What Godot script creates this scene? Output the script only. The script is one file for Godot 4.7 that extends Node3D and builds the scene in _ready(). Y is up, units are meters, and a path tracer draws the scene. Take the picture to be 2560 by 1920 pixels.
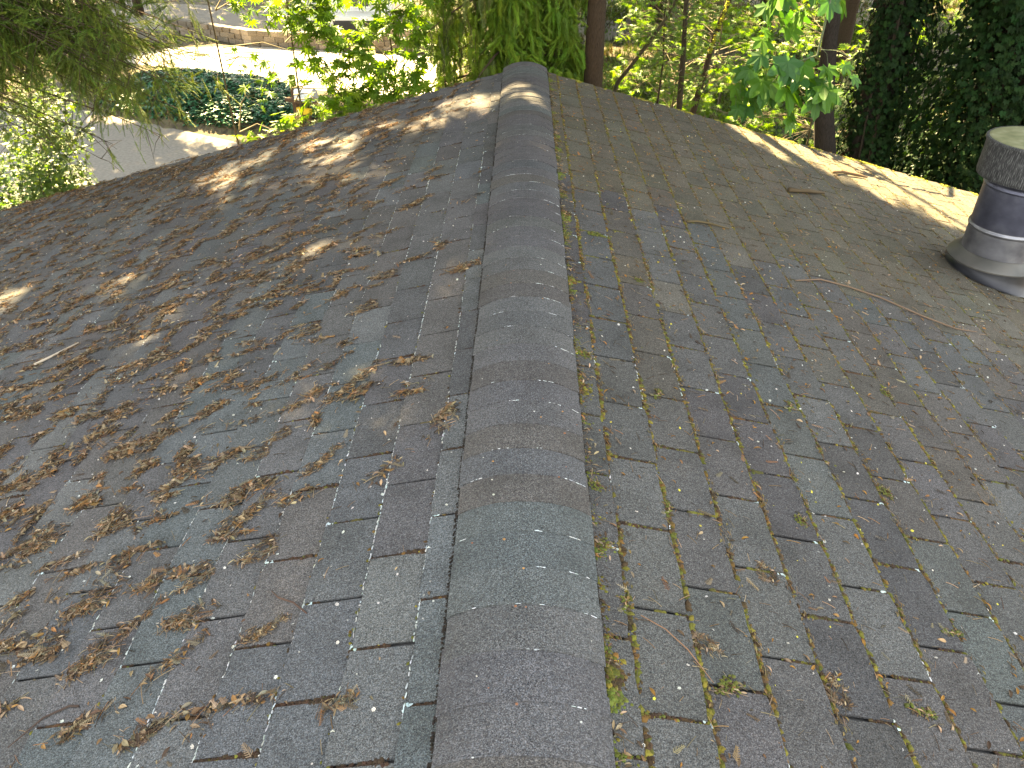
extends Node3D
# A shingled gable roof seen along its ridge, cedar, maples, ivy trees and a sunlit drive beyond.

const RIDGE := 4.6            # height of the ridge
const PITCH := 0.265          # rise over run
const FAR_END := -6.9         # z of the far gable edge
const NEAR_END := 2.2
const HALF := 5.5             # half span of the roof
var ANG := atan(PITCH)
var EYE := Vector3(-0.008, RIDGE + 1.5, 0)
var SUN := Vector3(-0.222, 0.766, -0.603).normalized()
var rng := RandomNumberGenerator.new()
var M := {}
var taken := {}

# ------------------------------------------------------------------ helpers
func lin(r: float, g: float, b: float) -> Color:
	return Color(r, g, b).linear_to_srgb()

func R(a: float, b: float) -> float:
	return rng.randf_range(a, b)

func numbered(called: String, parent: Node) -> String:
	var key := str(parent.get_instance_id()) + called
	var n: int = taken.get(key, 0)
	taken[key] = n + 1
	return called if n == 0 else "%s_%03d" % [called, n]

func tag(o: Node, label: String, category := "", group := "", kind := "") -> void:
	if label: o.set_meta("label", label)
	if category: o.set_meta("category", category)
	if group: o.set_meta("group", group)
	if kind: o.set_meta("kind", kind)

func thing(called: String, label: String, category: String, at := Vector3.ZERO, group := "") -> Node3D:
	var o := Node3D.new()
	o.name = numbered(called, self)
	add_child(o, true)
	o.position = at
	tag(o, label, category, group)
	return o

func put(called: String, mesh: Mesh, mat: Material, parent: Node3D, xf := Transform3D()) -> MeshInstance3D:
	var o := MeshInstance3D.new()
	o.name = numbered(called, parent)
	o.mesh = mesh
	if mat: o.material_override = mat
	parent.add_child(o, true)
	o.transform = xf
	return o

func done(st: SurfaceTool) -> ArrayMesh:
	st.generate_normals()
	return st.commit()

func begin(smooth := false) -> SurfaceTool:
	var st := SurfaceTool.new()
	st.begin(Mesh.PRIMITIVE_TRIANGLES)
	st.set_smooth_group(0 if smooth else -1)
	st.set_color(Color.WHITE)
	return st

func tri(st: SurfaceTool, a: Vector3, b: Vector3, c: Vector3) -> void:
	st.add_vertex(a); st.add_vertex(b); st.add_vertex(c)

func quad(st: SurfaceTool, a: Vector3, b: Vector3, c: Vector3, d: Vector3) -> void:
	tri(st, a, b, c); tri(st, a, c, d)

func box(st: SurfaceTool, lo: Vector3, hi: Vector3, xf := Transform3D()) -> void:
	var p := []
	for i in 8:
		p.append(xf * Vector3(hi.x if i & 1 else lo.x, hi.y if i & 2 else lo.y, hi.z if i & 4 else lo.z))
	for f in [[0, 2, 3, 1], [4, 5, 7, 6], [0, 1, 5, 4], [2, 6, 7, 3], [0, 4, 6, 2], [1, 3, 7, 5]]:
		quad(st, p[f[3]], p[f[2]], p[f[1]], p[f[0]])

func tube(st: SurfaceTool, pts: PackedVector3Array, radii: PackedFloat32Array, sides := 6, caps := true) -> void:
	var rings := []
	var n := pts.size()
	for i in n:
		var dir := (pts[mini(i + 1, n - 1)] - pts[maxi(i - 1, 0)]).normalized()
		var side := dir.cross(Vector3(0.13, 0.2, 0.97)).normalized()
		if side.length() < 0.5: side = dir.cross(Vector3.RIGHT).normalized()
		var up := side.cross(dir)
		var ring := PackedVector3Array()
		for k in sides:
			var t := TAU * k / sides
			ring.append(pts[i] + (side * cos(t) + up * sin(t)) * radii[i])
		rings.append(ring)
	for i in n - 1:
		for k in sides:
			var j := (k + 1) % sides
			quad(st, rings[i][k], rings[i][j], rings[i + 1][j], rings[i + 1][k])
	if caps:
		for k in range(1, sides - 1):
			tri(st, rings[0][0], rings[0][k + 1], rings[0][k])
			tri(st, rings[n - 1][0], rings[n - 1][k], rings[n - 1][k + 1])

class Copies:
	var xf: Array[Transform3D] = []
	var tint := PackedColorArray()
	func add(t: Transform3D, c: Color) -> void:
		xf.append(t); tint.append(c)

func scatter(called: String, s: Copies, mesh: Mesh, mat: Material, parent: Node3D) -> MultiMeshInstance3D:
	var mm := MultiMesh.new()
	mm.transform_format = MultiMesh.TRANSFORM_3D
	mm.use_colors = true
	mm.mesh = mesh
	mm.instance_count = s.xf.size()
	for i in s.xf.size():
		mm.set_instance_transform(i, s.xf[i])
		mm.set_instance_color(i, s.tint[i])
	var o := MultiMeshInstance3D.new()
	o.name = numbered(called, parent)
	o.multimesh = mm
	o.material_override = mat
	parent.add_child(o, true)
	if parent != self: o.set_meta("kind", "stuff")
	return o

func vary(c: Color, much: float) -> Color:
	var k := 1.0 + R(-much, much)
	return Color(c.r * k * (1 + R(-much, much) * 0.4), c.g * k, c.b * k * (1 + R(-much, much) * 0.4))

func std(rough: float, tinted := true) -> StandardMaterial3D:
	var m := StandardMaterial3D.new()
	m.roughness = rough
	m.vertex_color_use_as_albedo = tinted
	m.metallic_specular = 0.4
	return m

func leafy(rough: float, through: float, warm: Color) -> StandardMaterial3D:
	var m := std(rough)
	m.backlight_enabled = through > 0
	m.backlight = Color(warm.r * through, warm.g * through, warm.b * through).linear_to_srgb()
	return m

func noise_texture(freq: float, size: int, ramp: Array, octaves := 4, sd := 1, kind := FastNoiseLite.TYPE_SIMPLEX_SMOOTH) -> NoiseTexture2D:
	var n := FastNoiseLite.new()
	n.seed = sd
	n.noise_type = kind
	n.frequency = freq
	n.fractal_octaves = octaves
	var t := NoiseTexture2D.new()
	t.width = size; t.height = size
	t.seamless = true
	t.noise = n
	if ramp.size():
		var g := Gradient.new()
		g.offsets = PackedFloat32Array(ramp.map(func(x): return x[0]))
		g.colors = PackedColorArray(ramp.map(func(x): return x[1]))
		t.color_ramp = g
	return t

func granule_texture() -> ImageTexture:
	var n := 1024
	var bytes := PackedByteArray()
	bytes.resize(n * n * 3)
	var at := 0
	for y in n:
		for x in n:
			var v := 0.60 + (rng.randf() + rng.randf() - 1.0) * 0.34
			var pick := rng.randf()
			if pick < 0.06: v += 0.38
			elif pick > 0.9: v -= 0.28
			var warm := rng.randf() * 0.06 - 0.03
			bytes[at] = int(clampf(v + warm, 0, 1) * 255)
			bytes[at + 1] = int(clampf(v, 0, 1) * 255)
			bytes[at + 2] = int(clampf(v - warm, 0, 1) * 255)
			at += 3
	return ImageTexture.create_from_image(Image.create_from_data(n, n, false, Image.FORMAT_RGB8, bytes))

func roof_y(x: float) -> float:
	return RIDGE - PITCH * absf(x)

# a frame on the slope: X along the ridge, Y off the roof, Z down the slope; d = distance down the slope
func slope_frame(side: float, d: float, z: float, lift := 0.0) -> Transform3D:
	var c := cos(ANG)
	var s := sin(ANG)
	var down := Vector3(side * c, -s, 0)
	var n := Vector3(side * s, c, 0)
	return Transform3D(Basis(n.cross(down), n, down), Vector3(0, RIDGE, z) + down * d + n * lift)

# where the sun comes through the trees: true for a spot of the roof (x, z) that it reaches
func sunny_roof(x: float, z: float) -> bool:
	if x > 1.7 and z < -6.60 + (x - 1.7) * 0.66 + 0.12 * sin(x * 7.0) + 0.06 * sin(x * 19.0): return true
	if x > 1.6 and z < -6.2 + (x - 1.7) * 0.55 and sin(x * 5.0 + z * 9.0) > 0.93: return true
	for e in SPOTS:
		var dx: float = (x - e[0]) / e[2]
		var dz: float = (z - e[1]) / e[3]
		if dx * dx + dz * dz < 1.0: return true
	return false
const SPOTS := [[-0.1, -6.18, 0.42, 0.10], [-0.5, -6.38, 0.24, 0.10], [-0.85, -6.12, 0.3, 0.10], [-1.35, -6.22, 0.35, 0.10], [-1.44, -5.47, 0.28, 0.16], [-0.8, -2.5, 0.14, 0.13],
	[-1.9, -6.35, 0.3, 0.1], [0.0, -5.75, 0.18, 0.08], [-1.95, -3.4, 0.15, 0.12], [-1.05, -5.0, 0.17, 0.11], [-2.6, -4.2, 0.16, 0.13], [-2.3, -5.6, 0.2, 0.13], [-1.2, -3.9, 0.15, 0.11], [-3.4, -4.4, 0.18, 0.13], [-2.6, -6.2, 0.25, 0.11], [4.2, -4.5, 0.5, 0.5], [2.5, -1.9, 0.2, 0.22], [-1.6, -3.05, 0.08, 0.08], [3.3, -4.2, 0.2, 0.12]]
# and of the ground beyond: the clearing left of the cedar, the maples before it, openings in the wood on the right
const GLADES := [[-8.5, -28.6, 5.2, 4.4], [-4.2, -26.5, 2.6, 3.2], [-6.2, -33.8, 3.2, 3.0], [-10.5, -16.3, 0.9, 0.8], [4.4, -26.8, 1.8, 1.0], [4.2, -30.5, 2.2, 0.8], [3.0, -23.6, 0.6, 0.5], [6.4, -26.0, 0.6, 0.9], [13.5, -21.0, 2.2, 2.6],
	[10.5, -38, 2, 1.5], [-8.0, -20.0, 1.0, 0.3], [-11.4, -21.6, 1.0, 0.3], [8.4, -20.0, 0.8, 1.0]]
func sunny(p: Vector3) -> bool:
	var t := (p.y - 4.0) / SUN.y
	var q := p - SUN * t
	for k in 2:
		q = p - SUN * ((p.y - roof_y(q.x)) / SUN.y)
	if absf(q.x) < HALF + 0.3 and q.z > FAR_END - 0.2 and q.z < NEAR_END:
		return sunny_roof(q.x, q.z)
	q = p - SUN * (t)
	if p.y > 5.5:
		# the maples' leaves and the cedar's left edge
		if q.x < -0.72 and q.x > -4.6 and q.z < -7.6 and q.z > -11.5: return true
		if q.x > -5.3 and q.x < -2.9 and q.z < -6.8 and q.z > -8.5 and sin(q.x * 7.0) * sin(q.z * 6.0) + 0.4 * sin(q.x * 17.0 + q.z * 11.0) > 0.05: return true
		if q.x > 5.2 and q.x < 6.6 and q.z < -10.5 and q.z > -15: return true
	q = p - SUN * (p.y / SUN.y)
	for e in GLADES:
		var dx: float = (q.x - e[0]) / e[2]
		var dz: float = (q.z - e[1]) / e[3]
		if dx * dx + dz * dz < 1.0 + 0.25 * sin(q.x * 3.1) * sin(q.z * 2.3): return true
	return false

# the same for a hanging spray: any point of it
func in_sun(p: Vector3, size: float) -> bool:
	for o in [Vector3(0, -0.1, 0), Vector3(0.2, -0.5, 0.12), Vector3(-0.2, -0.5, -0.12), Vector3(0, -0.95, 0)]:
		if sunny(p + o * size): return true
	return false

# ------------------------------------------------------------------ the scene
func _ready() -> void:
	rng.seed = 4711
	var cam := Camera3D.new()
	cam.name = "camera"
	add_child(cam)
	cam.fov = 53.13
	cam.near = 0.05
	cam.far = 400.0
	cam.position = EYE
	cam.rotation_degrees = Vector3(-34.7, 0.88, 0)
	cam.current = true

	var we := WorldEnvironment.new()
	we.name = "world_environment"
	var env := Environment.new()
	env.background_mode = Environment.BG_SKY
	var sky := Sky.new()
	var sm := ProceduralSkyMaterial.new()
	sm.sky_top_color = Color(0.73, 0.755, 0.79)
	sm.sky_horizon_color = Color(0.93, 0.92, 0.88)
	sm.sky_curve = 0.4
	sm.ground_bottom_color = Color(0.20, 0.19, 0.16)
	sm.ground_horizon_color = Color(0.55, 0.58, 0.58)
	sm.sky_energy_multiplier = 0.65
	sky.sky_material = sm
	env.sky = sky
	env.tonemap_mode = Environment.TONE_MAPPER_LINEAR
	env.tonemap_exposure = 17.0
	env.sdfgi_enabled = true
	env.ssao_enabled = true
	env.ssil_enabled = true
	we.environment = env
	add_child(we)

	var sun := DirectionalLight3D.new()
	sun.name = "sun"
	sun.light_energy = 1.6
	sun.light_color = Color(1.0, 0.88, 0.66)
	sun.light_angular_distance = 0.5
	sun.shadow_enabled = true
	sun.basis = Basis.looking_at(-SUN, Vector3.UP)
	add_child(sun)

	make_materials()
	make_shapes()
	build_ground()
	build_house()
	build_pipe()
	build_garden()
	build_trees()
	build_roof_litter()

func make_materials() -> void:
	var grit := granule_texture()
	var stains := noise_texture(0.012, 512, [[0.0, Color(0.78, 0.78, 0.77)], [0.45, Color(0.93, 0.93, 0.93)], [1.0, Color(1, 1, 1)]], 5, 3)
	var s := std(0.93)
	s.albedo_texture = grit
	s.uv1_triplanar = true; s.uv1_world_triplanar = true
	s.uv1_scale = Vector3.ONE / 1.75
	s.heightmap_enabled = false
	s.detail_enabled = true
	s.detail_blend_mode = BaseMaterial3D.BLEND_MODE_MUL
	s.detail_albedo = stains
	s.detail_uv_layer = BaseMaterial3D.DETAIL_UV_2
	s.uv2_triplanar = true; s.uv2_world_triplanar = true
	s.uv2_scale = Vector3.ONE / 1.9
	s.metallic_specular = 0.35
	M.shingle = s

	var ground := std(0.95, false)
	ground.albedo_texture = noise_texture(0.02, 1024, [[0.0, lin(0.015, 0.013, 0.007)], [0.4, lin(0.042, 0.034, 0.017)], [0.55, lin(0.085, 0.066, 0.035)], [0.75, lin(0.045, 0.055, 0.014)], [1.0, lin(0.15, 0.12, 0.07)]], 6, 7)
	ground.uv1_triplanar = true; ground.uv1_world_triplanar = true; ground.uv1_scale = Vector3.ONE / 4.3
	M.ground = ground
	var drive := std(0.9, false)
	drive.albedo_texture = noise_texture(0.03, 1024, [[0.0, lin(0.10, 0.092, 0.078)], [0.5, lin(0.14, 0.128, 0.106)], [1.0, lin(0.18, 0.165, 0.135)]], 6, 9)
	drive.uv1_triplanar = true; drive.uv1_world_triplanar = true; drive.uv1_scale = Vector3.ONE / 3.1
	M.drive = drive
	var gravel := std(0.9, false)
	gravel.albedo_texture = noise_texture(0.04, 1024, [[0.0, lin(0.26, 0.22, 0.17)], [0.5, lin(0.36, 0.33, 0.28)], [1.0, lin(0.46, 0.43, 0.38)]], 6, 11)
	gravel.uv1_triplanar = true; gravel.uv1_world_triplanar = true; gravel.uv1_scale = Vector3.ONE / 2.7
	M.gravel = gravel
	var grass := std(0.9, false)
	grass.albedo_texture = noise_texture(0.05, 512, [[0.0, lin(0.05, 0.07, 0.015)], [0.5, lin(0.12, 0.14, 0.03)], [1.0, lin(0.2, 0.18, 0.06)]], 5, 12)
	grass.uv1_triplanar = true; grass.uv1_world_triplanar = true; grass.uv1_scale = Vector3.ONE / 1.7
	M.grass = grass
	var bark := std(0.95)
	bark.albedo_texture = noise_texture(0.05, 512, [[0.0, Color(0.45, 0.42, 0.4)], [0.5, Color(0.8, 0.78, 0.76)], [1.0, Color(1, 1, 1)]], 5, 13)
	bark.uv1_triplanar = true; bark.uv1_world_triplanar = true; bark.uv1_scale = Vector3(3.5, 0.6, 3.5)
	bark.heightmap_enabled = true; bark.heightmap_texture = bark.albedo_texture; bark.heightmap_scale = 2.0
	M.bark = bark
	M.twig = std(0.9)
	M.litter = leafy(0.8, 0.35, Color(1.0, 0.6, 0.25))
	M.chip = std(0.9)
	M.moss = std(1.0)
	M.leaf = leafy(0.45, 0.95, Color(1.0, 0.95, 0.16))
	M.fern = leafy(0.6, 0.5, Color(1.0, 0.95, 0.3))
	M.fern.vertex_color_use_as_albedo = false
	M.fern.albedo_color = lin(0.06, 0.09, 0.03)
	M.needle = leafy(0.6, 0.6, Color(1.0, 0.9, 0.2))
	M.ivy = leafy(0.68, 0.2, Color(1.0, 0.9, 0.2))
	M.ivy.metallic_specular = 0.22
	M.ivy_bank = leafy(0.36, 0.15, Color(1.0, 0.9, 0.3))
	var stone := std(0.9)
	stone.albedo_texture = noise_texture(0.04, 512, [[0.0, Color(0.55, 0.53, 0.5)], [0.5, Color(0.8, 0.78, 0.75)], [1.0, Color(1, 0.98, 0.95)]], 5, 15)
	stone.uv1_triplanar = true; stone.uv1_world_triplanar = true; stone.uv1_scale = Vector3.ONE * 1.3
	M.stone = stone
	M.paint = std(0.6)
	M.glass = std(0.15)
	# galvanised steel, weathered
	var zinc := std(0.42)
	zinc.metallic = 0.75
	zinc.albedo_texture = noise_texture(0.012, 512, [[0.0, Color(0.38, 0.38, 0.40)], [0.5, Color(0.48, 0.48, 0.50)], [1.0, Color(0.60, 0.60, 0.60)]], 4, 17)
	zinc.uv1_triplanar = true; zinc.uv1_scale = Vector3(1.2, 1.2, 1.2)
	zinc.roughness_texture = noise_texture(0.02, 256, [[0.0, Color(0.55, 0.55, 0.55)], [1.0, Color(1, 1, 1)]], 4, 18)
	zinc.roughness = 0.55
	M.zinc = zinc
	M.zinc_pale = zinc.duplicate()
	M.zinc_pale.metallic = 0.35
	M.zinc_pale.albedo_texture = noise_texture(0.012, 256, [[0.0, Color(0.24, 0.24, 0.23)], [0.5, Color(0.33, 0.325, 0.31)], [1.0, Color(0.40, 0.38, 0.35)]], 4, 23)
	var streak := std(0.75)
	streak.metallic = 0.2
	streak.albedo_texture = noise_texture(0.045, 512, [[0.0, lin(0.018, 0.018, 0.018)], [0.56, lin(0.03, 0.03, 0.03)], [0.68, lin(0.09, 0.09, 0.088)], [1.0, lin(0.3, 0.3, 0.29)]], 4, 19)
	streak.uv1_triplanar = true; streak.uv1_scale = Vector3(6.5, 0.7, 6.5)
	M.streak = streak
	var lid := std(0.7)
	lid.albedo_texture = noise_texture(0.02, 256, [[0.0, lin(0.085, 0.09, 0.035)], [0.5, lin(0.13, 0.135, 0.06)], [1.0, lin(0.19, 0.19, 0.11)]], 4, 20)
	lid.uv1_triplanar = true; lid.uv1_scale = Vector3.ONE * 1.6
	M.lid = lid

# small shapes that are copied many times
func make_shapes() -> void:
	# litter: a bent needle, a curled leaf, a scaly twig, a petal, a moss tuft, a lichen chip
	var st := begin()
	for seg in 3:
		var a := -0.5 + seg / 3.0
		var b := a + 1.0 / 3.0
		var ha := 0.06 - 0.5 * a * a * 0.4
		var hb := 0.06 - 0.5 * b * b * 0.4
		var w := 0.022
		quad(st, Vector3(-w, ha, a), Vector3(w, ha, a), Vector3(w, hb, b), Vector3(-w, hb, b))
		quad(st, Vector3(0, ha - 0.02, a), Vector3(0, ha + 0.025, a), Vector3(0, hb + 0.025, b), Vector3(0, hb - 0.02, b))
	M.s_needle = done(st)
	st = begin()
	var outline := [[-0.5, 0.02], [-0.25, 0.15], [0.0, 0.19], [0.25, 0.14], [0.5, 0.01]]
	for i in 4:
		var p: Array = outline[i]
		var q: Array = outline[i + 1]
		var hp: float = 0.22 - p[0] * p[0] * 0.7
		var hq: float = 0.22 - q[0] * q[0] * 0.7
		for s in [-1.0, 1.0]:
			quad(st, Vector3(0, hp - 0.09, p[0]), Vector3(0, hq - 0.09, q[0]), Vector3(s * q[1], hq + 0.03 * s, q[0]), Vector3(s * p[1], hp + 0.03 * s, p[0]))
	M.s_leaf = done(st)
	st = begin()
	for i in 7:
		var z := -0.45 + i * 0.14
		for s in [-1.0, 1.0]:
			quad(st, Vector3(0, 0.03, z), Vector3(0, 0.05, z + 0.05), Vector3(s * 0.24 * (1.0 - i * 0.09), 0.04 + 0.02 * (i % 3), z + 0.2), Vector3(s * 0.22 * (1.0 - i * 0.09), 0.02, z + 0.15))
	quad(st, Vector3(-0.02, 0.05, -0.5), Vector3(0.02, 0.05, -0.5), Vector3(0.02, 0.06, 0.55), Vector3(-0.02, 0.06, 0.55))
	M.s_twig = done(st)
	st = begin()
	for i in 5:
		var t := TAU * i / 5
		var u := t + 0.9
		tri(st, Vector3(0, 0.1, 0), Vector3(cos(t) * 0.5, 0.25, sin(t) * 0.5), Vector3(cos(u) * 0.45, 0.2, sin(u) * 0.45))
	M.s_petal = done(st)
	M.s_moss = blob(0.5, 0.42, 7, 3, 0.35, 5)
	M.s_cushion = blob(0.5, 0.42, 14, 5, 0.14, 31)
	M.s_chip = blob(0.5, 0.3, 6, 2, 0.4, 9)
	# a hanging cedar spray: its stem runs down -Y, side sprays droop from it
	st = begin()
	for i in 15:
		var y := -0.03 - i * 0.065
		var bend := 0.10 * sin(-y * 2.4)
		for s in [-1.0, 1.0]:
			var l := (0.20 - 0.0105 * i) * (0.75 + 0.5 * rng.randf())
			var zz := R(-0.08, 0.08)
			var a := Vector3(0, y, bend)
			var m := a + Vector3(s * l * 0.6, -l * 0.35, zz * 0.6)
			var e := a + Vector3(s * l, -l * 1.15, zz)
			var w := 0.017
			quad(st, a + Vector3(0, w, 0), m + Vector3(0, w, w), m - Vector3(0, w, w), a - Vector3(0, w, 0))
			tri(st, m + Vector3(0, w, w), e, m - Vector3(0, w, w))
			var f := m + Vector3(s * l * 0.35, l * 0.02 - 0.02, R(-0.05, 0.05))
			tri(st, m + Vector3(0, w * 0.8, 0), f, m - Vector3(0, w * 0.8, 0))
			var g := a + Vector3(s * l * 0.35, -l * 1.0, zz * 0.7)
			tri(st, a.lerp(m, 0.35), g, a.lerp(m, 0.6))
	quad(st, Vector3(-0.008, 0, 0), Vector3(0.008, 0, 0), Vector3(0.006, -1, 0.1), Vector3(-0.006, -1, 0.1))
	M.s_cedar = done(st)
	# a fir twig: stem along +Z, needles all round
	st = begin()
	for i in 40:
		var z := 0.02 + i * 0.0245
		for s in 3:
			var t := R(0, TAU)
			var l := R(0.09, 0.15) * (1.1 - z * 0.4)
			var d := Vector3(cos(t), sin(t) * 0.6 - 0.15, 0.75).normalized() * l
			var w := Vector3(-sin(t), cos(t), 0) * 0.0065
			tri(st, Vector3(0, 0, z) - w, Vector3(0, 0, z) + w, Vector3(0, 0, z) + d)
	quad(st, Vector3(-0.007, 0, 0), Vector3(0.007, 0, 0), Vector3(0.004, 0, 1), Vector3(-0.004, 0, 1))
	quad(st, Vector3(0, -0.007, 0), Vector3(0, 0.007, 0), Vector3(0, 0.004, 1), Vector3(0, -0.004, 1))
	M.s_fir = done(st)
	# a palmate leaf in the XZ plane, its stalk at the origin, tip along +Z
	M.maple_outline = [[-152, 0.42], [-128, 0.3], [-98, 0.66], [-88, 0.6], [-72, 0.5], [-56, 0.78], [-46, 0.92], [-36, 0.8], [-22, 0.56], [-13, 0.8], [-6, 0.86], [0, 1.0], [6, 0.86], [13, 0.8], [22, 0.56], [36, 0.8], [46, 0.92], [56, 0.78], [72, 0.5], [88, 0.6], [98, 0.66], [128, 0.3], [152, 0.42]]
	M.s_maple = palmate(M.maple_outline)
	M.s_vine = palmate([[-140, 0.45], [-112, 0.3], [-95, 0.75], [-75, 0.38], [-58, 0.95], [-42, 0.42], [-28, 1.0], [-14, 0.46], [0, 1.0], [14, 0.46], [28, 1.0], [42, 0.42], [58, 0.95], [75, 0.38], [95, 0.75], [112, 0.3], [140, 0.45]])
	M.s_ivy = palmate([[-150, 0.4], [-100, 0.62], [-70, 0.5], [-48, 0.78], [-25, 0.6], [0, 1.0], [25, 0.6], [48, 0.78], [70, 0.5], [100, 0.62], [150, 0.4]])
	st = begin()
	for s in [-1.0, 1.0]:
		quad(st, Vector3(0, 0, 0), Vector3(0, -0.03, 0.5), Vector3(s * 0.24, 0.04, 0.5), Vector3(s * 0.2, 0.03, 0.22))
		tri(st, Vector3(0, -0.03, 0.5), Vector3(0, -0.09, 1.0), Vector3(s * 0.24, 0.04, 0.5))
	M.s_oval = done(st)
	# a fern frond
	st = begin()
	for i in 12:
		var z := i / 12.0
		var h := 0.55 * z - 0.75 * z * z
		for s in [-1.0, 1.0]:
			var l := 0.26 * sin(PI * (z * 0.85 + 0.15))
			tri(st, Vector3(0, h, z), Vector3(0, h - 0.01, z + 0.055), Vector3(s * l, h - 0.05, z + 0.08))
	M.s_fern = done(st)
	# a tuft of grass and weeds
	st = begin()
	for i in 14:
		var t := R(0, TAU)
		var o := Vector3(cos(t), 0, sin(t)) * R(0, 0.2)
		var e := o + Vector3(cos(t) * R(0.1, 0.5), R(0.4, 1.0), sin(t) * R(0.1, 0.5))
		var w := Vector3(-sin(t), 0, cos(t)) * 0.035
		tri(st, o - w, o + w, e)
	M.s_tuft = done(st)

func palmate(pts: Array, c := Color.WHITE) -> ArrayMesh:
	var st := begin()
	st.set_color(c)
	for i in pts.size() - 1:
		var a := deg_to_rad(pts[i][0])
		var b := deg_to_rad(pts[i + 1][0])
		var p := Vector3(sin(a), 0, cos(a)) * float(pts[i][1])
		var q := Vector3(sin(b), 0, cos(b)) * float(pts[i + 1][1])
		p.y = 0.16 * absf(p.x) - 0.22 * p.length_squared()
		q.y = 0.16 * absf(q.x) - 0.22 * q.length_squared()
		tri(st, Vector3.ZERO, q, p)
	return done(st)

func blob(r: float, h: float, n: int, rows: int, rough: float, sd: int) -> ArrayMesh:
	var g := RandomNumberGenerator.new()
	g.seed = sd
	var st := begin(true)
	var rings := []
	for j in rows + 1:
		var e := PI / 2 * j / rows
		var ring := PackedVector3Array()
		for i in n:
			var k := r * (1.0 + g.randf_range(-rough, rough))
			ring.append(Vector3(cos(TAU * i / n) * cos(e) * k, sin(e) * h * (1.0 + g.randf_range(-rough, rough) * 0.5), sin(TAU * i / n) * cos(e) * k))
		rings.append(ring)
	for j in rows:
		for i in n:
			var k := (i + 1) % n
			quad(st, rings[j][i], rings[j + 1][i], rings[j + 1][k], rings[j][k])
	return done(st)

# ------------------------------------------------------------------ ground
func sheet(called: String, outline: Array, y: float, mat: Material, kind_label := "") -> MeshInstance3D:
	var pts := PackedVector2Array()
	for p in outline: pts.append(Vector2(p[0], p[1]))
	var idx := Geometry2D.triangulate_polygon(pts)
	var st := begin()
	for i in range(0, idx.size(), 3):
		tri(st, Vector3(pts[idx[i]].x, y, pts[idx[i]].y), Vector3(pts[idx[i + 1]].x, y, pts[idx[i + 1]].y), Vector3(pts[idx[i + 2]].x, y, pts[idx[i + 2]].y))
	var o := put(called, done(st), mat, self)
	tag(o, kind_label, "", "", "structure")
	return o

func build_ground() -> void:
	sheet("ground", [[-160, -220], [160, -220], [160, 60], [-160, 60]], 0.0, M.ground, "brown forest floor of needles and soil around the house")
	sheet("driveway", [[-40, -21.0], [-26, -23.0], [-14.6, -23.3], [-11.9, -22.1], [-7.8, -19.8], [-5.2, -18.4], [-3.2, -17.2], [-3.6, -15.2], [-7.5, -15.4], [-10.5, -15.0], [-16, -16.0], [-40, -15.0]], 0.006, M.drive, "grey driveway in shade passing left of the roof")
	sheet("gravel_clearing", [[-13.4, -31.0], [-10.4, -31.3], [-8.5, -30.9], [-6.6, -30.3], [-5.0, -29.9], [-2.6, -29.8], [-2.0, -26.0], [-3.0, -24.4], [-5.2, -24.2], [-7.6, -25.4], [-9.6, -26.6], [-12.6, -27.8], [-15, -29]], 0.006, M.gravel, "pale gravel clearing in full sun beyond the ivy bank")
	sheet("upper_road", [[-40, -39], [-24, -37.4], [-14, -34.2], [-9, -32.6], [-4, -32.4], [4, -32.6], [4, -37], [-8, -38], [-16, -41], [-40, -46]], 0.006, M.drive, "grey road running behind the low stone wall")
	sheet("grass_verge", [[-12.6, -27.9], [-9.6, -26.7], [-7.6, -25.5], [-8.4, -24.6], [-10.6, -26.0], [-12.7, -26.6]], 0.010, M.grass, "strip of yellow green grass between gravel and ivy bank")

# ------------------------------------------------------------------ house
const TONES := [[0.105, 0.113, 0.128], [0.098, 0.093, 0.106], [0.118, 0.138, 0.146], [0.122, 0.124, 0.13], [0.082, 0.082, 0.09], [0.15, 0.156, 0.163], [0.112, 0.102, 0.098], [0.128, 0.126, 0.138]]
func tone(k: int) -> Color:
	var t: Array = TONES[k]
	return Color(0.113, 0.116, 0.125).lerp(Color(t[0], t[1], t[2]), 0.55) * Color(2.2, 2.16, 2.0)

# one tab, in slope axes, its butt edge at z = 0: a slab 5 mm thick that lies on the course below
func tab(st: SurfaceTool, w: float, xf: Transform3D, c: Color, seed_at: int) -> void:
	st.set_color(c)
	var g := RandomNumberGenerator.new()
	g.seed = seed_at
	var n := 6
	var top := PackedVector3Array()
	var low := PackedVector3Array()
	for i in n + 1:
		var x := -w / 2 + w * i / n
		var e := g.randf_range(-0.0022, 0.0022)
		if i == 0 or i == n: e -= 0.004
		var lift := 0.0125 + g.randf_range(-0.0014, 0.0018) + (0.002 if (i == 0 and seed_at % 3 == 0) else 0.0)
		top.append(xf * Vector3(x, lift, e))
		low.append(xf * Vector3(x, lift - 0.0065, e + 0.0005))
	var back_l := xf * Vector3(-w / 2 + g.randf_range(-0.001, 0.001), 0.0045, -0.172)
	var back_r := xf * Vector3(w / 2 + g.randf_range(-0.001, 0.001), 0.0045, -0.172)
	var base_l := xf * Vector3(-w / 2, -0.002, -0.172)
	var base_r := xf * Vector3(w / 2, -0.002, -0.172)
	for i in n:
		tri(st, top[i], back_l.lerp(back_r, float(i + 1) / n), top[i + 1])
		tri(st, top[i], back_l.lerp(back_r, float(i) / n), back_l.lerp(back_r, float(i + 1) / n))
		quad(st, low[i], top[i], top[i + 1], low[i + 1])
	quad(st, base_l, back_l, top[0], low[0])
	quad(st, low[n], top[n], back_r, base_r)

func cap_y(x: float) -> float:
	return RIDGE + 0.028 - 0.0545 * pow(absf(x) / 0.186, 2.3)

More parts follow.
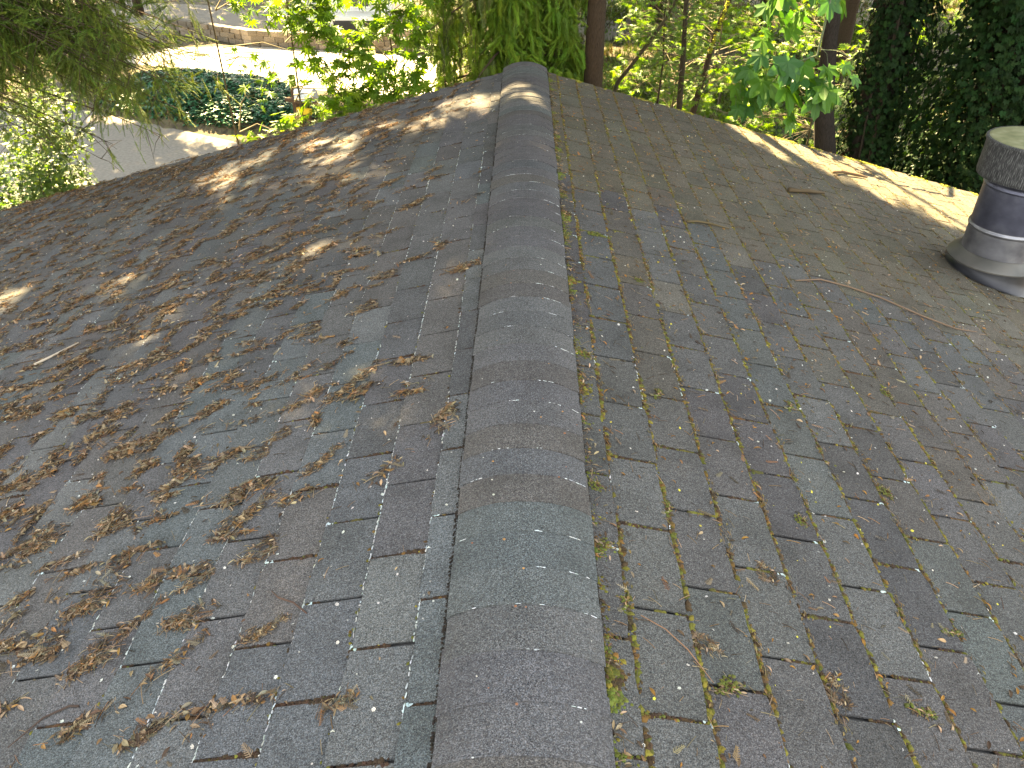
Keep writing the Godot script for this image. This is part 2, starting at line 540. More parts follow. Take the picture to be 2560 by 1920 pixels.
func cap_shape(c: Color, sd: int) -> ArrayMesh:
	var st := begin(true)
	st.set_color(c)
	var g := RandomNumberGenerator.new()
	g.seed = sd
	var n := 16
	var rows := [[0.0, 0.0], [0.0, 0.0065], [-0.08, 0.0045], [-0.17, 0.0005]]
	var grid := []
	for r in rows:
		var line := PackedVector3Array()
		for i in n + 1:
			var x: float = -0.186 + 0.372 * i / n
			var e := g.randf_range(-0.0015, 0.0015) if r[0] == 0.0 else 0.0
			line.append(Vector3(x, cap_y(x) + r[1], r[0] + e))
		grid.append(line)
	for i in n:
		st.set_smooth_group(1)
		quad(st, grid[0][i], grid[1][i], grid[1][i + 1], grid[0][i + 1])
	st.set_smooth_group(2)
	for j in [1, 2]:
		for i in n:
			quad(st, grid[j][i], grid[j + 1][i], grid[j + 1][i + 1], grid[j][i + 1])
	st.set_smooth_group(3)
	for s in [0, n]:
		for j in [1, 2]:
			var a: Vector3 = grid[j][s]
			var b: Vector3 = grid[j + 1][s]
			quad(st, a, b, b - Vector3(0, 0.008, 0), a - Vector3(0, 0.008, 0))
	return done(st)

const EXPOSED := 0.166
const TAB := 0.295
const PHASE_L := [0.105, 0.279, 0.155, 0.042]
const PHASE_R := [0.287, 0.100, 0.205, 0.021]
var joints: Array[Array] = []      # [side, course, z of slot]
func build_house() -> void:
	var house := thing("house", "house under a grey asphalt shingle gable roof seen from its ridge", "house")
	var st := begin()
	for s in [-1.0, 1.0]:       # roof boards, 9 cm thick, top face 4 mm under the shingles
		var o := 0.004
		var xs: float = s * HALF
		var a := Vector3(0, RIDGE - o, FAR_END + 0.02)
		var b := Vector3(xs, roof_y(HALF) - o, FAR_END + 0.02)
		var c := Vector3(xs, roof_y(HALF) - o, NEAR_END)
		var d := Vector3(0, RIDGE - o, NEAR_END)
		var dn := Vector3(0, -0.09, 0)
		quad(st, a, b, c, d)
		quad(st, a + dn, d + dn, c + dn, b + dn)
		quad(st, b, b + dn, c + dn, c)
		quad(st, a, a + dn, b + dn, b)
		quad(st, d, c, c + dn, d + dn)
	st.set_color(Color(0.03, 0.03, 0.03))
	var deck := put("roof", done(st), M.twig, house)
	var dark := StandardMaterial3D.new()
	dark.albedo_color = lin(0.025, 0.024, 0.023); dark.roughness = 1.0
	deck.material_override = dark
	# walls, fascia, barge boards and gutters
	st = begin()
	st.set_color(Color(0.32, 0.29, 0.24))
	for f in [[-5.0, -4.85, -6.5, 1.8], [4.85, 5.0, -6.5, 1.8]]:
		box(st, Vector3(f[0], 0.0, f[2]), Vector3(f[1], 3.12, f[3]))
	for zz in [-6.5, 1.65]:
		var y0 := 3.12
		box(st, Vector3(-4.85, 0, zz), Vector3(4.85, y0, zz + 0.15))
		for q in [zz, zz + 0.15]:
			tri(st, Vector3(-4.85, y0, q), Vector3(0, RIDGE - 0.12, q), Vector3(4.85, y0, q))
	put("wall", done(st), M.paint, house)
	for s in [-1.0, 1.0]:
		for zz in [FAR_END + 0.02, NEAR_END]:
			st = begin()
			st.set_color(Color(0.2, 0.16, 0.12))
			var o := -0.03 if zz < 0 else 0.0
			var p := [Vector3(0, RIDGE - 0.012, zz + o), Vector3(s * HALF, roof_y(HALF) - 0.012, zz + o)]
			for k in 1:
				quad(st, p[0], p[1], p[1] - Vector3(0, 0.18, 0), p[0] - Vector3(0, 0.18, 0))
				quad(st, p[0] + Vector3(0, 0, 0.028), p[1] + Vector3(0, 0, 0.028), p[1] + Vector3(0, -0.18, 0.028), p[0] + Vector3(0, -0.18, 0.028))
				quad(st, p[0], p[0] + Vector3(0, 0, 0.028), p[1] + Vector3(0, 0, 0.028), p[1])
			put("barge_board", done(st), M.paint, house)
		st = begin()
		st.set_color(Color(0.25, 0.25, 0.24))
		var prof := [Vector2(0, 0), Vector2(0, -0.09), Vector2(0.09, -0.09), Vector2(0.11, 0.0)]
		for k in 3:
			var u := Vector3(s * (HALF + 0.012 + prof[k].x), roof_y(HALF) - 0.02 + prof[k].y, 0)
			var v := Vector3(s * (HALF + 0.012 + prof[k + 1].x), roof_y(HALF) - 0.02 + prof[k + 1].y, 0)
			quad(st, u + Vector3(0, 0, FAR_END), v + Vector3(0, 0, FAR_END), v + Vector3(0, 0, NEAR_END), u + Vector3(0, 0, NEAR_END))
		put("gutter", done(st), M.paint, house)
	# the tabs: course 0 is half hidden by the ridge caps
	var spots := []
	for s in [-1.0, 1.0]:
		var phases: Array = PHASE_L if s < 0 else PHASE_R
		var phase: float = phases[3]
		for k in 33:
			if k < 4: phase = phases[k]
			else: phase = fmod(phase + R(0.115, 0.185), TAB)
			var d := 0.267 + EXPOSED * k
			if d > HALF / cos(ANG) + 0.02: break
			var tone_run := rng.randi() % 8
			for j in range(-8, 30):
				var hi := -(phase + TAB * (j - 1))
				var lo := hi - TAB
				hi = minf(hi, NEAR_END); lo = maxf(lo, FAR_END)
				if hi - lo < 0.03: continue
				joints.append([s, d, lo])
				if rng.randf() < 0.42: tone_run = rng.randi() % 8
				var z := (hi + lo) / 2
				var xf := slope_frame(s, d + R(-0.0035, 0.0035), z, 0.0)
				xf.basis = xf.basis.rotated(xf.basis.y, R(-0.006, 0.006))
				var away := xf.origin.distance_to(EYE)
				var rel := xf.origin - EYE
				var inside := rel.dot(Vector3(0, -0.569, -0.822)) > 0.5 and absf(rel.x) < 0.78 * rel.dot(Vector3(0, -0.569, -0.822)) and rel.z < -0.4
				spots.append([away + (0.0 if inside else 100.0), s, xf, hi - lo - R(0.009, 0.0135), tone_run, k * 97 + j, z])
	spots.sort_custom(func(a, b): return a[0] < b[0])
	var shapes := {}
	var field := {-1.0: begin(), 1.0: begin()}
	for n in spots.size():
		var q: Array = spots[n]
		var c := tone(q[4])
		if q[1] > 0: c = c.lerp(tone(3), 0.6 * smoothstep(-2.5, -5.0, q[6]))
		if q[1] > 0:      # the right slope is filmed over with algae
			c = c * Color(0.80, 0.78, 0.75).lerp(Color(0.96, 0.87, 0.66), smoothstep(-1.5, -4.5, q[6]))
		if n < 298:
			var key := "%d %d %d %d" % [q[4], q[1], int(q[3] * 200), n % 2]
			if not shapes.has(key):
				var ts := begin()
				tab(ts, q[3], Transform3D(), vary(c, 0.06), q[5])
				shapes[key] = done(ts)
			put("shingle", shapes[key], M.shingle, deck, q[2])
		else:
			tab(field[q[1]], q[3], q[2], vary(c, 0.1), q[5])
	for s in [-1.0, 1.0]:
		var o := put("shingle_field", done(field[s]), M.shingle, deck)
		o.set_meta("kind", "stuff")
		o.set_meta("label", "far shingles of the %s slope" % ("littered" if s < 0 else "mossy"))
	# ridge caps
	var caps := {}
	var z := NEAR_END - 0.02
	var ct := 0
	while z > FAR_END + 0.02:
		var before := ct
		if rng.randf() < 0.75: ct = [0, 1, 2, 3, 3, 5, 6, 7, 1, 7][rng.randi() % 10]
		if ct == 5 and before == 5: ct = 1
		var key := "%d %d" % [ct, rng.randi() % 3]
		if not caps.has(key): caps[key] = cap_shape(tone(3).lerp(tone(ct), 1.1) * [Color(0.86, 0.86, 0.88), Color(0.98, 0.97, 0.97), Color(0.92, 0.92, 0.92)][int(key.right(1))], hash(key))
		var x := Transform3D(Basis(Vector3.UP, R(-0.012, 0.012)), Vector3(R(-0.004, 0.004), R(-0.001, 0.001), z))
		put("ridge_cap", caps[key], M.shingle, house, x)
		z -= R(0.112, 0.128)

func lathe(prof: Array, n := 40) -> ArrayMesh:
	var st := begin(true)
	for i in prof.size() - 1:
		st.set_smooth_group(i if (prof[i].size() > 2) else 100)
		for k in n:
			var a := TAU * k / n
			var b := TAU * (k + 1) / n
			var r0: float = prof[i][0]
			var r1: float = prof[i + 1][0]
			var p := Vector3(cos(a) * r0, prof[i][1], sin(a) * r0)
			var q := Vector3(cos(b) * r0, prof[i][1], sin(b) * r0)
			var u := Vector3(cos(b) * r1, prof[i + 1][1], sin(b) * r1)
			var v := Vector3(cos(a) * r1, prof[i + 1][1], sin(a) * r1)
			quad(st, p, v, u, q)
	return done(st)

func build_pipe() -> void:
	var at := Vector3(3.09, 0, -4.65)
	at.y = roof_y(at.x)
	var pipe := thing("flue_pipe", "wide galvanised flue pipe with dark streaked rain cap standing on right roof slope", "flue pipe", at)
	var st := begin(true)
	# flashing: a skirt cut to the slope, widening down to the shingles
	var n := 40
	for ring in [[0, 1], [1, 2], [2, 3]]:
		for k in n:
			var q := []
			for pr in [[k, ring[0]], [k, ring[1]], [k + 1, ring[1]], [k + 1, ring[0]]]:
				var t: float = TAU * pr[0] / n
				var r: float = [0.287, 0.262, 0.245, 0.238][pr[1]]
				var p := Vector3(cos(t) * r, 0, sin(t) * r)
				var slope := -PITCH * p.x
				p.y = [slope + 0.014, slope + 0.02, slope * 0.8 + 0.075, 0.16][pr[1]]
				q.append(p)
			quad(st, q[0], q[1], q[2], q[3])
	st.set_color(Color(0.6, 0.62, 0.68))
	var skirt := put("flashing", done(st), M.zinc, pipe)
	skirt.material_override = M.zinc_pale.duplicate()
	skirt.material_override.albedo_color = Color(0.66, 0.68, 0.76)
	put("storm_collar", lathe([[0.226, 0.205, 1], [0.236, 0.203], [0.285, 0.166], [0.298, 0.15, 1], [0.298, 0.142, 1], [0.24, 0.155]]), M.zinc_pale, pipe)
	put("pipe_section", lathe([[0.226, 0.05, 1], [0.226, 0.345], [0.228, 0.352], [0.234, 0.356], [0.234, 0.366], [0.228, 0.37], [0.226, 0.376, 1], [0.226, 0.38]]), M.zinc, pipe)
	var upper := put("pipe_section", lathe([[0.2235, 0.37, 1], [0.2235, 0.62], [0.229, 0.626], [0.229, 0.634], [0.2235, 0.64], [0.2235, 0.655], [0.228, 0.66], [0.228, 0.668], [0.2235, 0.675], [0.2235, 0.78]]), M.zinc, pipe)
	upper.set_meta("label", "darker upper length of pipe")
	upper.material_override = M.zinc.duplicate()
	upper.material_override.albedo_color = Color(0.72, 0.73, 0.8)
	st = begin()
	var band := put("cap_skirt", lathe([[0.25, 0.68, 1], [0.287, 0.682, 1], [0.290, 0.70], [0.288, 0.87], [0.286, 0.888, 1]], 48), M.streak, pipe)
	band.set_meta("label", "dark cap band with pale vertical streaks")
	put("cap_rim", lathe([[0.286, 0.886, 1], [0.297, 0.889], [0.299, 0.897], [0.294, 0.905, 1], [0.282, 0.907]], 48), M.streak, pipe)
	put("cap_lid", lathe([[0.2835, 0.9045, 1], [0.27, 0.908], [0.15, 0.914], [0.0, 0.918]], 48), M.lid, pipe)
	# seam of the lower length
	st = begin()
	st.set_color(Color(0.7, 0.7, 0.74))
	var ang := 2.2
	box(st, Vector3(-0.006, 0.17, 0.2255), Vector3(0.006, 0.345, 0.229), Transform3D(Basis(Vector3.UP, ang), Vector3.ZERO))
	put("seam", done(st), M.zinc, pipe)

# ------------------------------------------------------------------ garden
func stone_shape(sd: int) -> ArrayMesh:
	var g := RandomNumberGenerator.new()
	g.seed = sd
	var st := begin()
	st.set_color(Color(0.30, 0.27, 0.22) * g.randf_range(0.55, 1.1))
	var p := []
	for i in 8:
		p.append(Vector3((0.5 if i & 1 else -0.5) * g.randf_range(0.82, 1.0), (0.5 if i & 2 else -0.5) * g.randf_range(0.82, 1.0), (0.5 if i & 4 else -0.5) * g.randf_range(0.8, 1.0)))
	for f in [[0, 2, 3, 1], [4, 5, 7, 6], [0, 1, 5, 4], [2, 6, 7, 3], [0, 4, 6, 2], [1, 3, 7, 5]]:
		var m: Vector3 = (p[f[0]] + p[f[1]] + p[f[2]] + p[f[3]]) / 4.0 * 1.12
		for k in 4:
			tri(st, m, p[f[(k + 1) % 4]], p[f[k]])
	return done(st)

func stone_wall(label: String, a: Vector3, b: Vector3, rows: int) -> void:
	var w := thing("stone_wall", label, "stone wall", a)
	var shapes := []
	for i in 6: shapes.append(stone_shape(40 + i))
	var along := (b - a)
	var l := along.length()
	var turn := Basis(Vector3.UP, atan2(-along.z, along.x))
	for r in rows:
		var x := R(0, 0.2)
		while x < l:
			var s := R(0.3, 0.6)
			var h := 0.2
			var bs := turn * Basis(Vector3.UP, R(-0.08, 0.08)) * Basis.from_scale(Vector3(s, h, R(0.36, 0.46)))
			put("stone", shapes[rng.randi() % 6], M.stone, w, Transform3D(bs, turn * Vector3(x + s / 2, 0.1 + r * 0.185, R(-0.03, 0.03))))
			x += s * 0.97

func build_garden() -> void:
	stone_wall("low brown stone wall left of the maples, behind the sunlit gravel", Vector3(-14.6, 0, -34.0), Vector3(-10.6, 0, -31.6), 3)
	stone_wall("low tan stone wall catching sun between gravel and white house", Vector3(-10.5, 0, -31.5), Vector3(-6.9, 0, -30.7), 3)
	stone_wall("dark stacked stone wall beside the weeping cedar", Vector3(-5.6, 0, -30.6), Vector3(-1.6, 0, -30.2), 4)
	# the white house behind the maples
	var wh := thing("white_house", "white sided house glimpsed through maple leaves behind the stone wall", "house", Vector3(-7.6, 0, -34.4))
	var st := begin()
	st.set_color(Color(0.8, 0.8, 0.78))
	for i in 14:
		box(st, Vector3(-2.4, 0.75 + i * 0.16, -0.02 - 0.012), Vector3(2.2, 0.75 + i * 0.16 + 0.155, 0.0), Transform3D(Basis(Vector3.RIGHT, -0.05), Vector3(0, 0, 0)).translated(Vector3(0, 0, 0.1)))
	box(st, Vector3(-2.4, 0.7, -5), Vector3(2.2, 3.2, -0.06))
	put("wall", done(st), M.paint, wh)
	st = begin()
	st.set_color(Color(0.8, 0.8, 0.78))
	box(st, Vector3(-2.6, 0.62, -0.05), Vector3(2.4, 0.74, 1.3))
	put("porch_floor", done(st), M.paint, wh)
	for x in [-2.5, -1.3, -0.1, 1.1, 2.3]:
		st = begin()
		st.set_color(Color(0.8, 0.8, 0.78))
		box(st, Vector3(x - 0.06, 0, 1.12), Vector3(x + 0.06, 0.615, 1.24))
		put("porch_post", done(st), M.paint, wh)
	for x in [-1.7, 0.9]:
		st = begin()
		st.set_color(Color(0.75, 0.75, 0.73))
		for e in [[-0.42, -0.36, 0.9, 1.6], [0.36, 0.42, 0.9, 1.6], [-0.36, 0.36, 0.9, 0.96], [-0.36, 0.36, 1.54, 1.6], [-0.02, 0.02, 0.96, 1.54]]:
			box(st, Vector3(x + e[0], e[2], 0.16), Vector3(x + e[1], e[3], 0.21))
		var w := put("window", done(st), M.paint, wh)
		st = begin()
		st.set_color(Color(0.06, 0.08, 0.08))
		box(st, Vector3(x - 0.36, 0.96, 0.165), Vector3(x + 0.36, 1.54, 0.18))
		put("pane", done(st), M.glass, w)
	st = begin()
	st.set_color(Color(0.1, 0.1, 0.1))
	quad(st, Vector3(-2.9, 3.1, 0.6), Vector3(-2.9, 4.4, -2.5), Vector3(2.7, 4.4, -2.5), Vector3(2.7, 3.1, 0.6))
	quad(st, Vector3(-2.9, 4.4, -2.5), Vector3(-2.9, 3.1, -5.5), Vector3(2.7, 3.1, -5.5), Vector3(2.7, 4.4, -2.5))
	put("roof", done(st), M.paint, wh)
	# the mailbox at the foot of the ivy bank
	var mb := thing("mailbox", "grey round topped mailbox on a wooden stand beside the ivy bank", "mailbox", Vector3(-5.45, 0, -19.75))
	mb.rotation.y = -0.42
	st = begin()
	st.set_color(Color(0.12, 0.075, 0.04))
	box(st, Vector3(-0.05, 0, -0.05), Vector3(0.05, 0.92, 0.05))
	put("post", done(st), M.bark, mb)
	st = begin()
	st.set_color(Color(0.13, 0.08, 0.04))
	box(st, Vector3(-0.62, 0.92, -0.08), Vector3(0.3, 1.0, 0.08))
	put("cross_arm", done(st), M.bark, mb)
	st = begin(true)
	st.set_color(Color(0.5, 0.54, 0.55))
	var prof := [Vector2(-0.13, 1.003), Vector2(0.13, 1.003), Vector2(0.13, 1.16)]
	for i in 7: prof.append(Vector2(cos(PI * i / 6) * 0.13, 1.16 + sin(PI * i / 6) * 0.13))
	prof.append(Vector2(-0.13, 1.16))
	st.set_smooth_group(-1)
	for i in prof.size():
		var p: Vector2 = prof[i]
		var q: Vector2 = prof[(i + 1) % prof.size()]
		quad(st, Vector3(-0.27, p.y, p.x), Vector3(-0.27, q.y, q.x), Vector3(0.25, q.y, q.x), Vector3(0.25, p.y, p.x))
		tri(st, Vector3(-0.27, 1.1, 0), Vector3(-0.27, q.y, q.x), Vector3(-0.27, p.y, p.x))
	put("box", done(st), M.paint, mb)
	st = begin()
	st.set_color(Color(0.33, 0.35, 0.37))
	for i in prof.size():
		var p: Vector2 = (prof[i] - Vector2(0, 1.13)) * 1.04 + Vector2(0, 1.135)
		var q: Vector2 = (prof[(i + 1) % prof.size()] - Vector2(0, 1.13)) * 1.04 + Vector2(0, 1.135)
		tri(st, Vector3(0.27, 1.1, 0), Vector3(0.27, p.y, p.x), Vector3(0.27, q.y, q.x))
		quad(st, Vector3(0.25, p.y, p.x), Vector3(0.25, q.y, q.x), Vector3(0.27, q.y, q.x), Vector3(0.27, p.y, p.x))
	put("door", done(st), M.paint, mb)
	st = begin()
	st.set_color(Color(0.55, 0.36, 0.01))
	box(st, Vector3(-0.2, 0.70, 0.09), Vector3(0.2, 0.84, 0.2))
	put("newspaper_holder", done(st), M.paint, mb)
	st = begin()
	st.set_color(Color(0.13, 0.08, 0.04))
	box(st, Vector3(-0.62, 0, -0.3), Vector3(-0.5, 1.5, -0.18))
	put("back_post", done(st), M.bark, mb)
	# the ivy bank: a low mound and its leaves
	st = begin(true)
	st.set_color(Color(0.05, 0.04, 0.025))
	var nx := 26
	var nz := 20
	var h := func(x: float, z: float) -> float:
		var best := -1.0
		var u := (x + 9.15) * 0.90 + (z + 22.9) * 0.44      # along the bank
		var v := -(x + 9.15) * 0.44 + (z + 22.9) * 0.90
		var e: float = 1.0 - pow(absf(u / 3.75), 2.6) - pow(absf(v / 1.95), 2.6)
		best = sqrt(maxf(e, 0.0)) * 0.62 - (0.05 if e <= 0 else 0.0)
		return best + (0.06 * sin(x * 3.7) * sin(z * 4.1) if e > 0.05 else 0.0)
	for i in nx:
		for j in nz:
			var x0 := -14.0 + i * 0.36
			var z0 := -27.2 + j * 0.44
			quad(st, Vector3(x0, h.call(x0, z0), z0), Vector3(x0 + 0.36, h.call(x0 + 0.36, z0), z0), Vector3(x0 + 0.36, h.call(x0 + 0.36, z0 + 0.44), z0 + 0.44), Vector3(x0, h.call(x0, z0 + 0.44), z0 + 0.44))
	var bank := put("earth_bank", done(st), M.ground, self)
	tag(bank, "low earth mound under the ivy beside the driveway", "", "", "structure")
	var cp := Copies.new()
	while cp.xf.size() < 15000:
		var x := R(-14, -4.6)
		var z := R(-27.2, -18.4)
		var y: float = h.call(x, z)
		if y < 0.02: continue
		var b := Basis(Vector3.UP, R(0, TAU)) * Basis(Vector3.RIGHT, R(-0.5, 0.9)) * Basis.from_scale(Vector3.ONE * R(0.05, 0.10))
		cp.add(Transform3D(b, Vector3(x, y + R(0.0, 0.16), z)), vary(Color(0.018, 0.075, 0.03), 0.45))
	var iv := scatter("ivy_cover", cp, M.s_ivy, M.ivy_bank, self)
	tag(iv, "dark glossy ivy covering the bank beyond the driveway", "ivy", "", "stuff")
	# grass and weeds on the floor of the wood
	cp = Copies.new()
	for i in 16000:
		var x := R(-2.5, 24)
		var z := R(-47, -13)
		if x < 2 and z > -20: continue
		if sin(x * 0.9 + 1.0) * sin(z * 0.7) < R(-0.8, 0.5): continue
		cp.add(Transform3D(Basis(Vector3.UP, R(0, TAU)) * Basis.from_scale(Vector3.ONE * R(0.12, 0.4)), Vector3(x, 0, z)), vary([Color(0.05, 0.085, 0.015), Color(0.09, 0.07, 0.035), Color(0.08, 0.12, 0.02), Color(0.04, 0.065, 0.015)][rng.randi() % 4], 0.3))
	tag(scatter("undergrowth", cp, M.s_tuft, M.needle, self), "weeds and dry grass on the floor of the wood right of the cedar", "undergrowth", "", "stuff")
	# bushes: shrub(called, label, at, size, leaves, tint, leaf)
	shrub("leafy_shrub", "sunlit small leaved shrub at the roof's left edge", Vector3(-7.3, 0, -10.9), Vector3(1.3, 3.1, 1.5), 15000, Color(0.075, 0.13, 0.03), 0.06, M.s_ivy)
	shrub("leafy_shrub", "pale feathery bush beside the yellow newspaper holder", Vector3(-3.4, 0, -11.4), Vector3(0.8, 2.75, 0.5), 2200, Color(0.12, 0.19, 0.03), 0.07, M.s_vine)
	for s in [[Vector3(7.2, 0, -14.5), Vector3(1.6, 2.4, 1.3), "dark evergreen shrub behind the left ivy trunk"], [Vector3(9.0, 0, -14.0), Vector3(2.0, 2.6, 1.6), "dark evergreen shrub filling the gap behind the right ivy trunk"],
			[Vector3(5.9, 0, -15.8), Vector3(1.5, 1.9, 1.2), "dark evergreen shrub at foot of the stout dark trunk"], [Vector3(10.5, 0, -12.8), Vector3(2.0, 2.5, 1.6), "dark evergreen shrub behind the flue pipe"],
			[Vector3(6.7, 0, -11.8), Vector3(1.1, 2.6, 0.9), "dark evergreen shrub low between the two ivy trunks"]]:
		shrub("evergreen_shrub", s[2], s[0], s[1], 3400, Color(0.022, 0.05, 0.012), 0.13, M.s_oval, "dark shrubs under the ivy trees")
	for s in [[Vector3(6.6, 0, -22.0), Vector3(1.9, 1.7, 1.4), "broad green bush in middle of the wood"], [Vector3(9.6, 0, -26.5), Vector3(2.4, 2.2, 1.8), "yellow green bush far behind the big maple leaves"],
			[Vector3(2.6, 0, -21.4), Vector3(1.2, 1.4, 1.0), "small bush just right of the brown trunk"], [Vector3(7.6, 0, -33.5), Vector3(3.0, 2.4, 2.0), "far green thicket at top of the wood"],
			[Vector3(2.9, 0, -33.5), Vector3(2.2, 2.4, 1.6), "far thicket beside the weeping cedar"], [Vector3(13.0, 0, -28.0), Vector3(3.0, 2.6, 2.2), "far dark thicket behind left ivy trunk"],
			[Vector3(15.5, 0, -22.0), Vector3(3.0, 2.8, 2.2), "sunlit thicket seen between the ivy trunks"], [Vector3(-1.3, 0, -26.0), Vector3(1.5, 2.0, 1.2), "bush behind the cedar's sunlit left edge"],
			[Vector3(4.4, 0, -19.2), Vector3(1.2, 1.5, 1.0), "leafy bush below the mossy leaning trunk"]]:
		shrub("woodland_bush", s[2], s[0], s[1] * 1.15, 3600, Color(0.07, 0.12, 0.013), 0.11, M.s_oval, "bushes in the wood")
	# ferns under the ivy trees
	for f in [[Vector3(7.9, 0, -17.4), "sword fern below the left ivy trunk"], [Vector3(6.9, 0, -17.9), "sword fern at foot of the stout dark trunk"], [Vector3(9.2, 0, -16.8), "sword fern nearest the right ivy trunk"]]:
		var o := thing("sword_fern", f[1], "fern", f[0], "ferns below the ivy trees")
		for i in 16:
			var b := Basis(Vector3.UP, TAU * i / 16 + R(-0.2, 0.2)) * Basis(Vector3.RIGHT, R(-0.7, -0.2)) * Basis.from_scale(Vector3.ONE * R(0.7, 1.05))
			put("frond", M.s_fern, M.fern, o, Transform3D(b, Vector3(R(-0.05, 0.05), 0.02, R(-0.05, 0.05))))

func shrub(called: String, label: String, at: Vector3, size: Vector3, count: int, tint: Color, leaf: float, shape: Mesh, group := "") -> void:
	var o := thing(called, label, "shrub", at, group)
	var st := begin(true)
	st.set_color(Color(0.07, 0.05, 0.035))
	var hubs := []
	for i in 9:
		var t := TAU * i / 9 + R(-0.3, 0.3)
		var e := Vector3(cos(t) * size.x * R(0.25, 0.85), size.y * R(0.45, 0.95), sin(t) * size.z * R(0.25, 0.85))
		tube(st, PackedVector3Array([Vector3(cos(t), 0, sin(t)) * 0.05, e * Vector3(0.4, 0.5, 0.4), e]), PackedFloat32Array([0.022, 0.015, 0.004]), 4, false)
		hubs.append(e)
		hubs.append(e * Vector3(0.7, 0.62, 0.7))
		hubs.append(e * Vector3(1.02, 0.35, 1.02))
	put("stem", done(st), M.bark, o)
	var cp := Copies.new()
	for i in count:
		var c: Vector3 = hubs[rng.randi() % hubs.size()]
		var v := Vector3(R(-1, 1), R(-1, 1), R(-1, 1))
		v = v.normalized() * pow(rng.randf(), 0.5) * 0.42
		var p := c + v * Vector3(size.x, size.y * 0.6, size.z)
		if p.y < 0.05: continue
		cp.add(Transform3D(Basis(Vector3.UP, R(0, TAU)) * Basis(Vector3.RIGHT, R(-0.3, 1.1)) * Basis.from_scale(Vector3.ONE * leaf * R(0.6, 1.3)), p), vary(tint, 0.4))
	scatter("foliage", cp, shape, M.leaf, o)

# ------------------------------------------------------------------ trees
var canopy: Array[Dictionary] = []      # {copies, at, crown height}

func trunk(called: String, pts: Array, r0: float, r1: float, parent: Node3D, c: Color, sides := 10) -> void:
	var st := begin(true)
	st.set_color(c)
	var a := PackedVector3Array()
	var r := PackedFloat32Array()
	for i in pts.size():
		a.append(pts[i])
		r.append(lerpf(r0, r1, float(i) / (pts.size() - 1)))
	tube(st, a, r, sides)
	put(called, done(st), M.bark, parent)

# branches with hanging sprays. spec: y0, y1 heights, radius as a Callable of height, count, drop, gap, size, from (share of branch left bare), tint
func boughs(wood: SurfaceTool, cp: Copies, base: Vector3, spec: Dictionary) -> void:
	for i in int(spec.count):
		var y := lerpf(spec.y0, spec.y1, (i + rng.randf()) / spec.count)
		var t := R(spec.get("a0", 0.0), spec.get("a1", TAU))
		var l: float = spec.radius.call(y, t) * R(0.75, 1.05)
		var dir := Vector3(cos(t), 0, sin(t))
		var pts := PackedVector3Array()
		var rad := PackedFloat32Array()
		for k in 6:
			var s := k / 5.0
			pts.append(base + dir * l * s + Vector3(0, y + l * (spec.rise * s - spec.drop * s * s), 0))
			rad.append(lerpf(0.012 + 0.008 * l, 0.003, s) * float(spec.get("wood", 1.0)))
		# a limb ends where it would cross a gap of the crowns
		if spec.has("thin") and cos(t) * l < -0.5 and rng.randf() < 0.6: continue
		var reach := 1.0
		if spec.get("cull", true):
			for k in 41:
				if in_sun(base + spec.get("at", Vector3.ZERO) + dir * l * (k / 40.0) + Vector3(0, y + l * (spec.rise * (k / 40.0) - spec.drop * pow(k / 40.0, 2)), 0), 0.1):
					reach = k / 40.0 - 0.03
					break
		if reach < 0.15: continue
		if reach < 1.0:
			for k in 6:
				var s := reach * k / 5.0
				pts[k] = base + dir * l * s + Vector3(0, y + l * (spec.rise * s - spec.drop * s * s), 0)
		tube(wood, pts, rad, 4, false)
		var s: float = spec.bare
		var side := dir.cross(Vector3.UP)
		while s < reach:
			var f := s / reach * 5.0
			var k := mini(int(f), 4)
			var p: Vector3 = pts[k].lerp(pts[k + 1], f - k)
			for w in int(spec.get("per", 2)):
				if spec.has("open") and p.x < -0.3 and p.z < -0.05 and rng.randf() < 0.9: continue
				var off := side * R(-1, 1) * float(spec.spread) * (1.15 - s * 0.8)
				var q := p + off + Vector3(0, -absf(off.length()) * 0.25 + R(-0.05, 0.05), 0)
				if spec.has("thin") and q.x < -0.42 and rng.randf() < (0.93 if q.z < 0.35 else 0.72): continue
				if spec.get("cull", true) and in_sun(q + spec.get("at", Vector3.ZERO), spec.size): continue
				cp.add(Transform3D(spray(dir, off, spec), q), spec.tint.call(q))
			s += spec.gap / l

func spray(dir: Vector3, off: Vector3, spec: Dictionary) -> Basis:
	var size: float = spec.size * R(0.65, 1.25)
	if spec.get("fir", false):
		var f := (dir * R(0.5, 1.0) + off.normalized() * R(0.1, 0.9) + Vector3(0, R(-0.9, -0.1), 0)).normalized()
		return Basis.looking_at(-f, Vector3.UP) * Basis(Vector3.BACK, R(0, TAU)) * Basis.from_scale(Vector3.ONE * size)
	var b := Basis(Vector3.UP, R(0, TAU)) * Basis(Vector3.RIGHT, R(-1, 1) * float(spec.get("loose", 0.4)))
	return b * Basis.from_scale(Vector3(size * 0.9, size, size * 0.9))

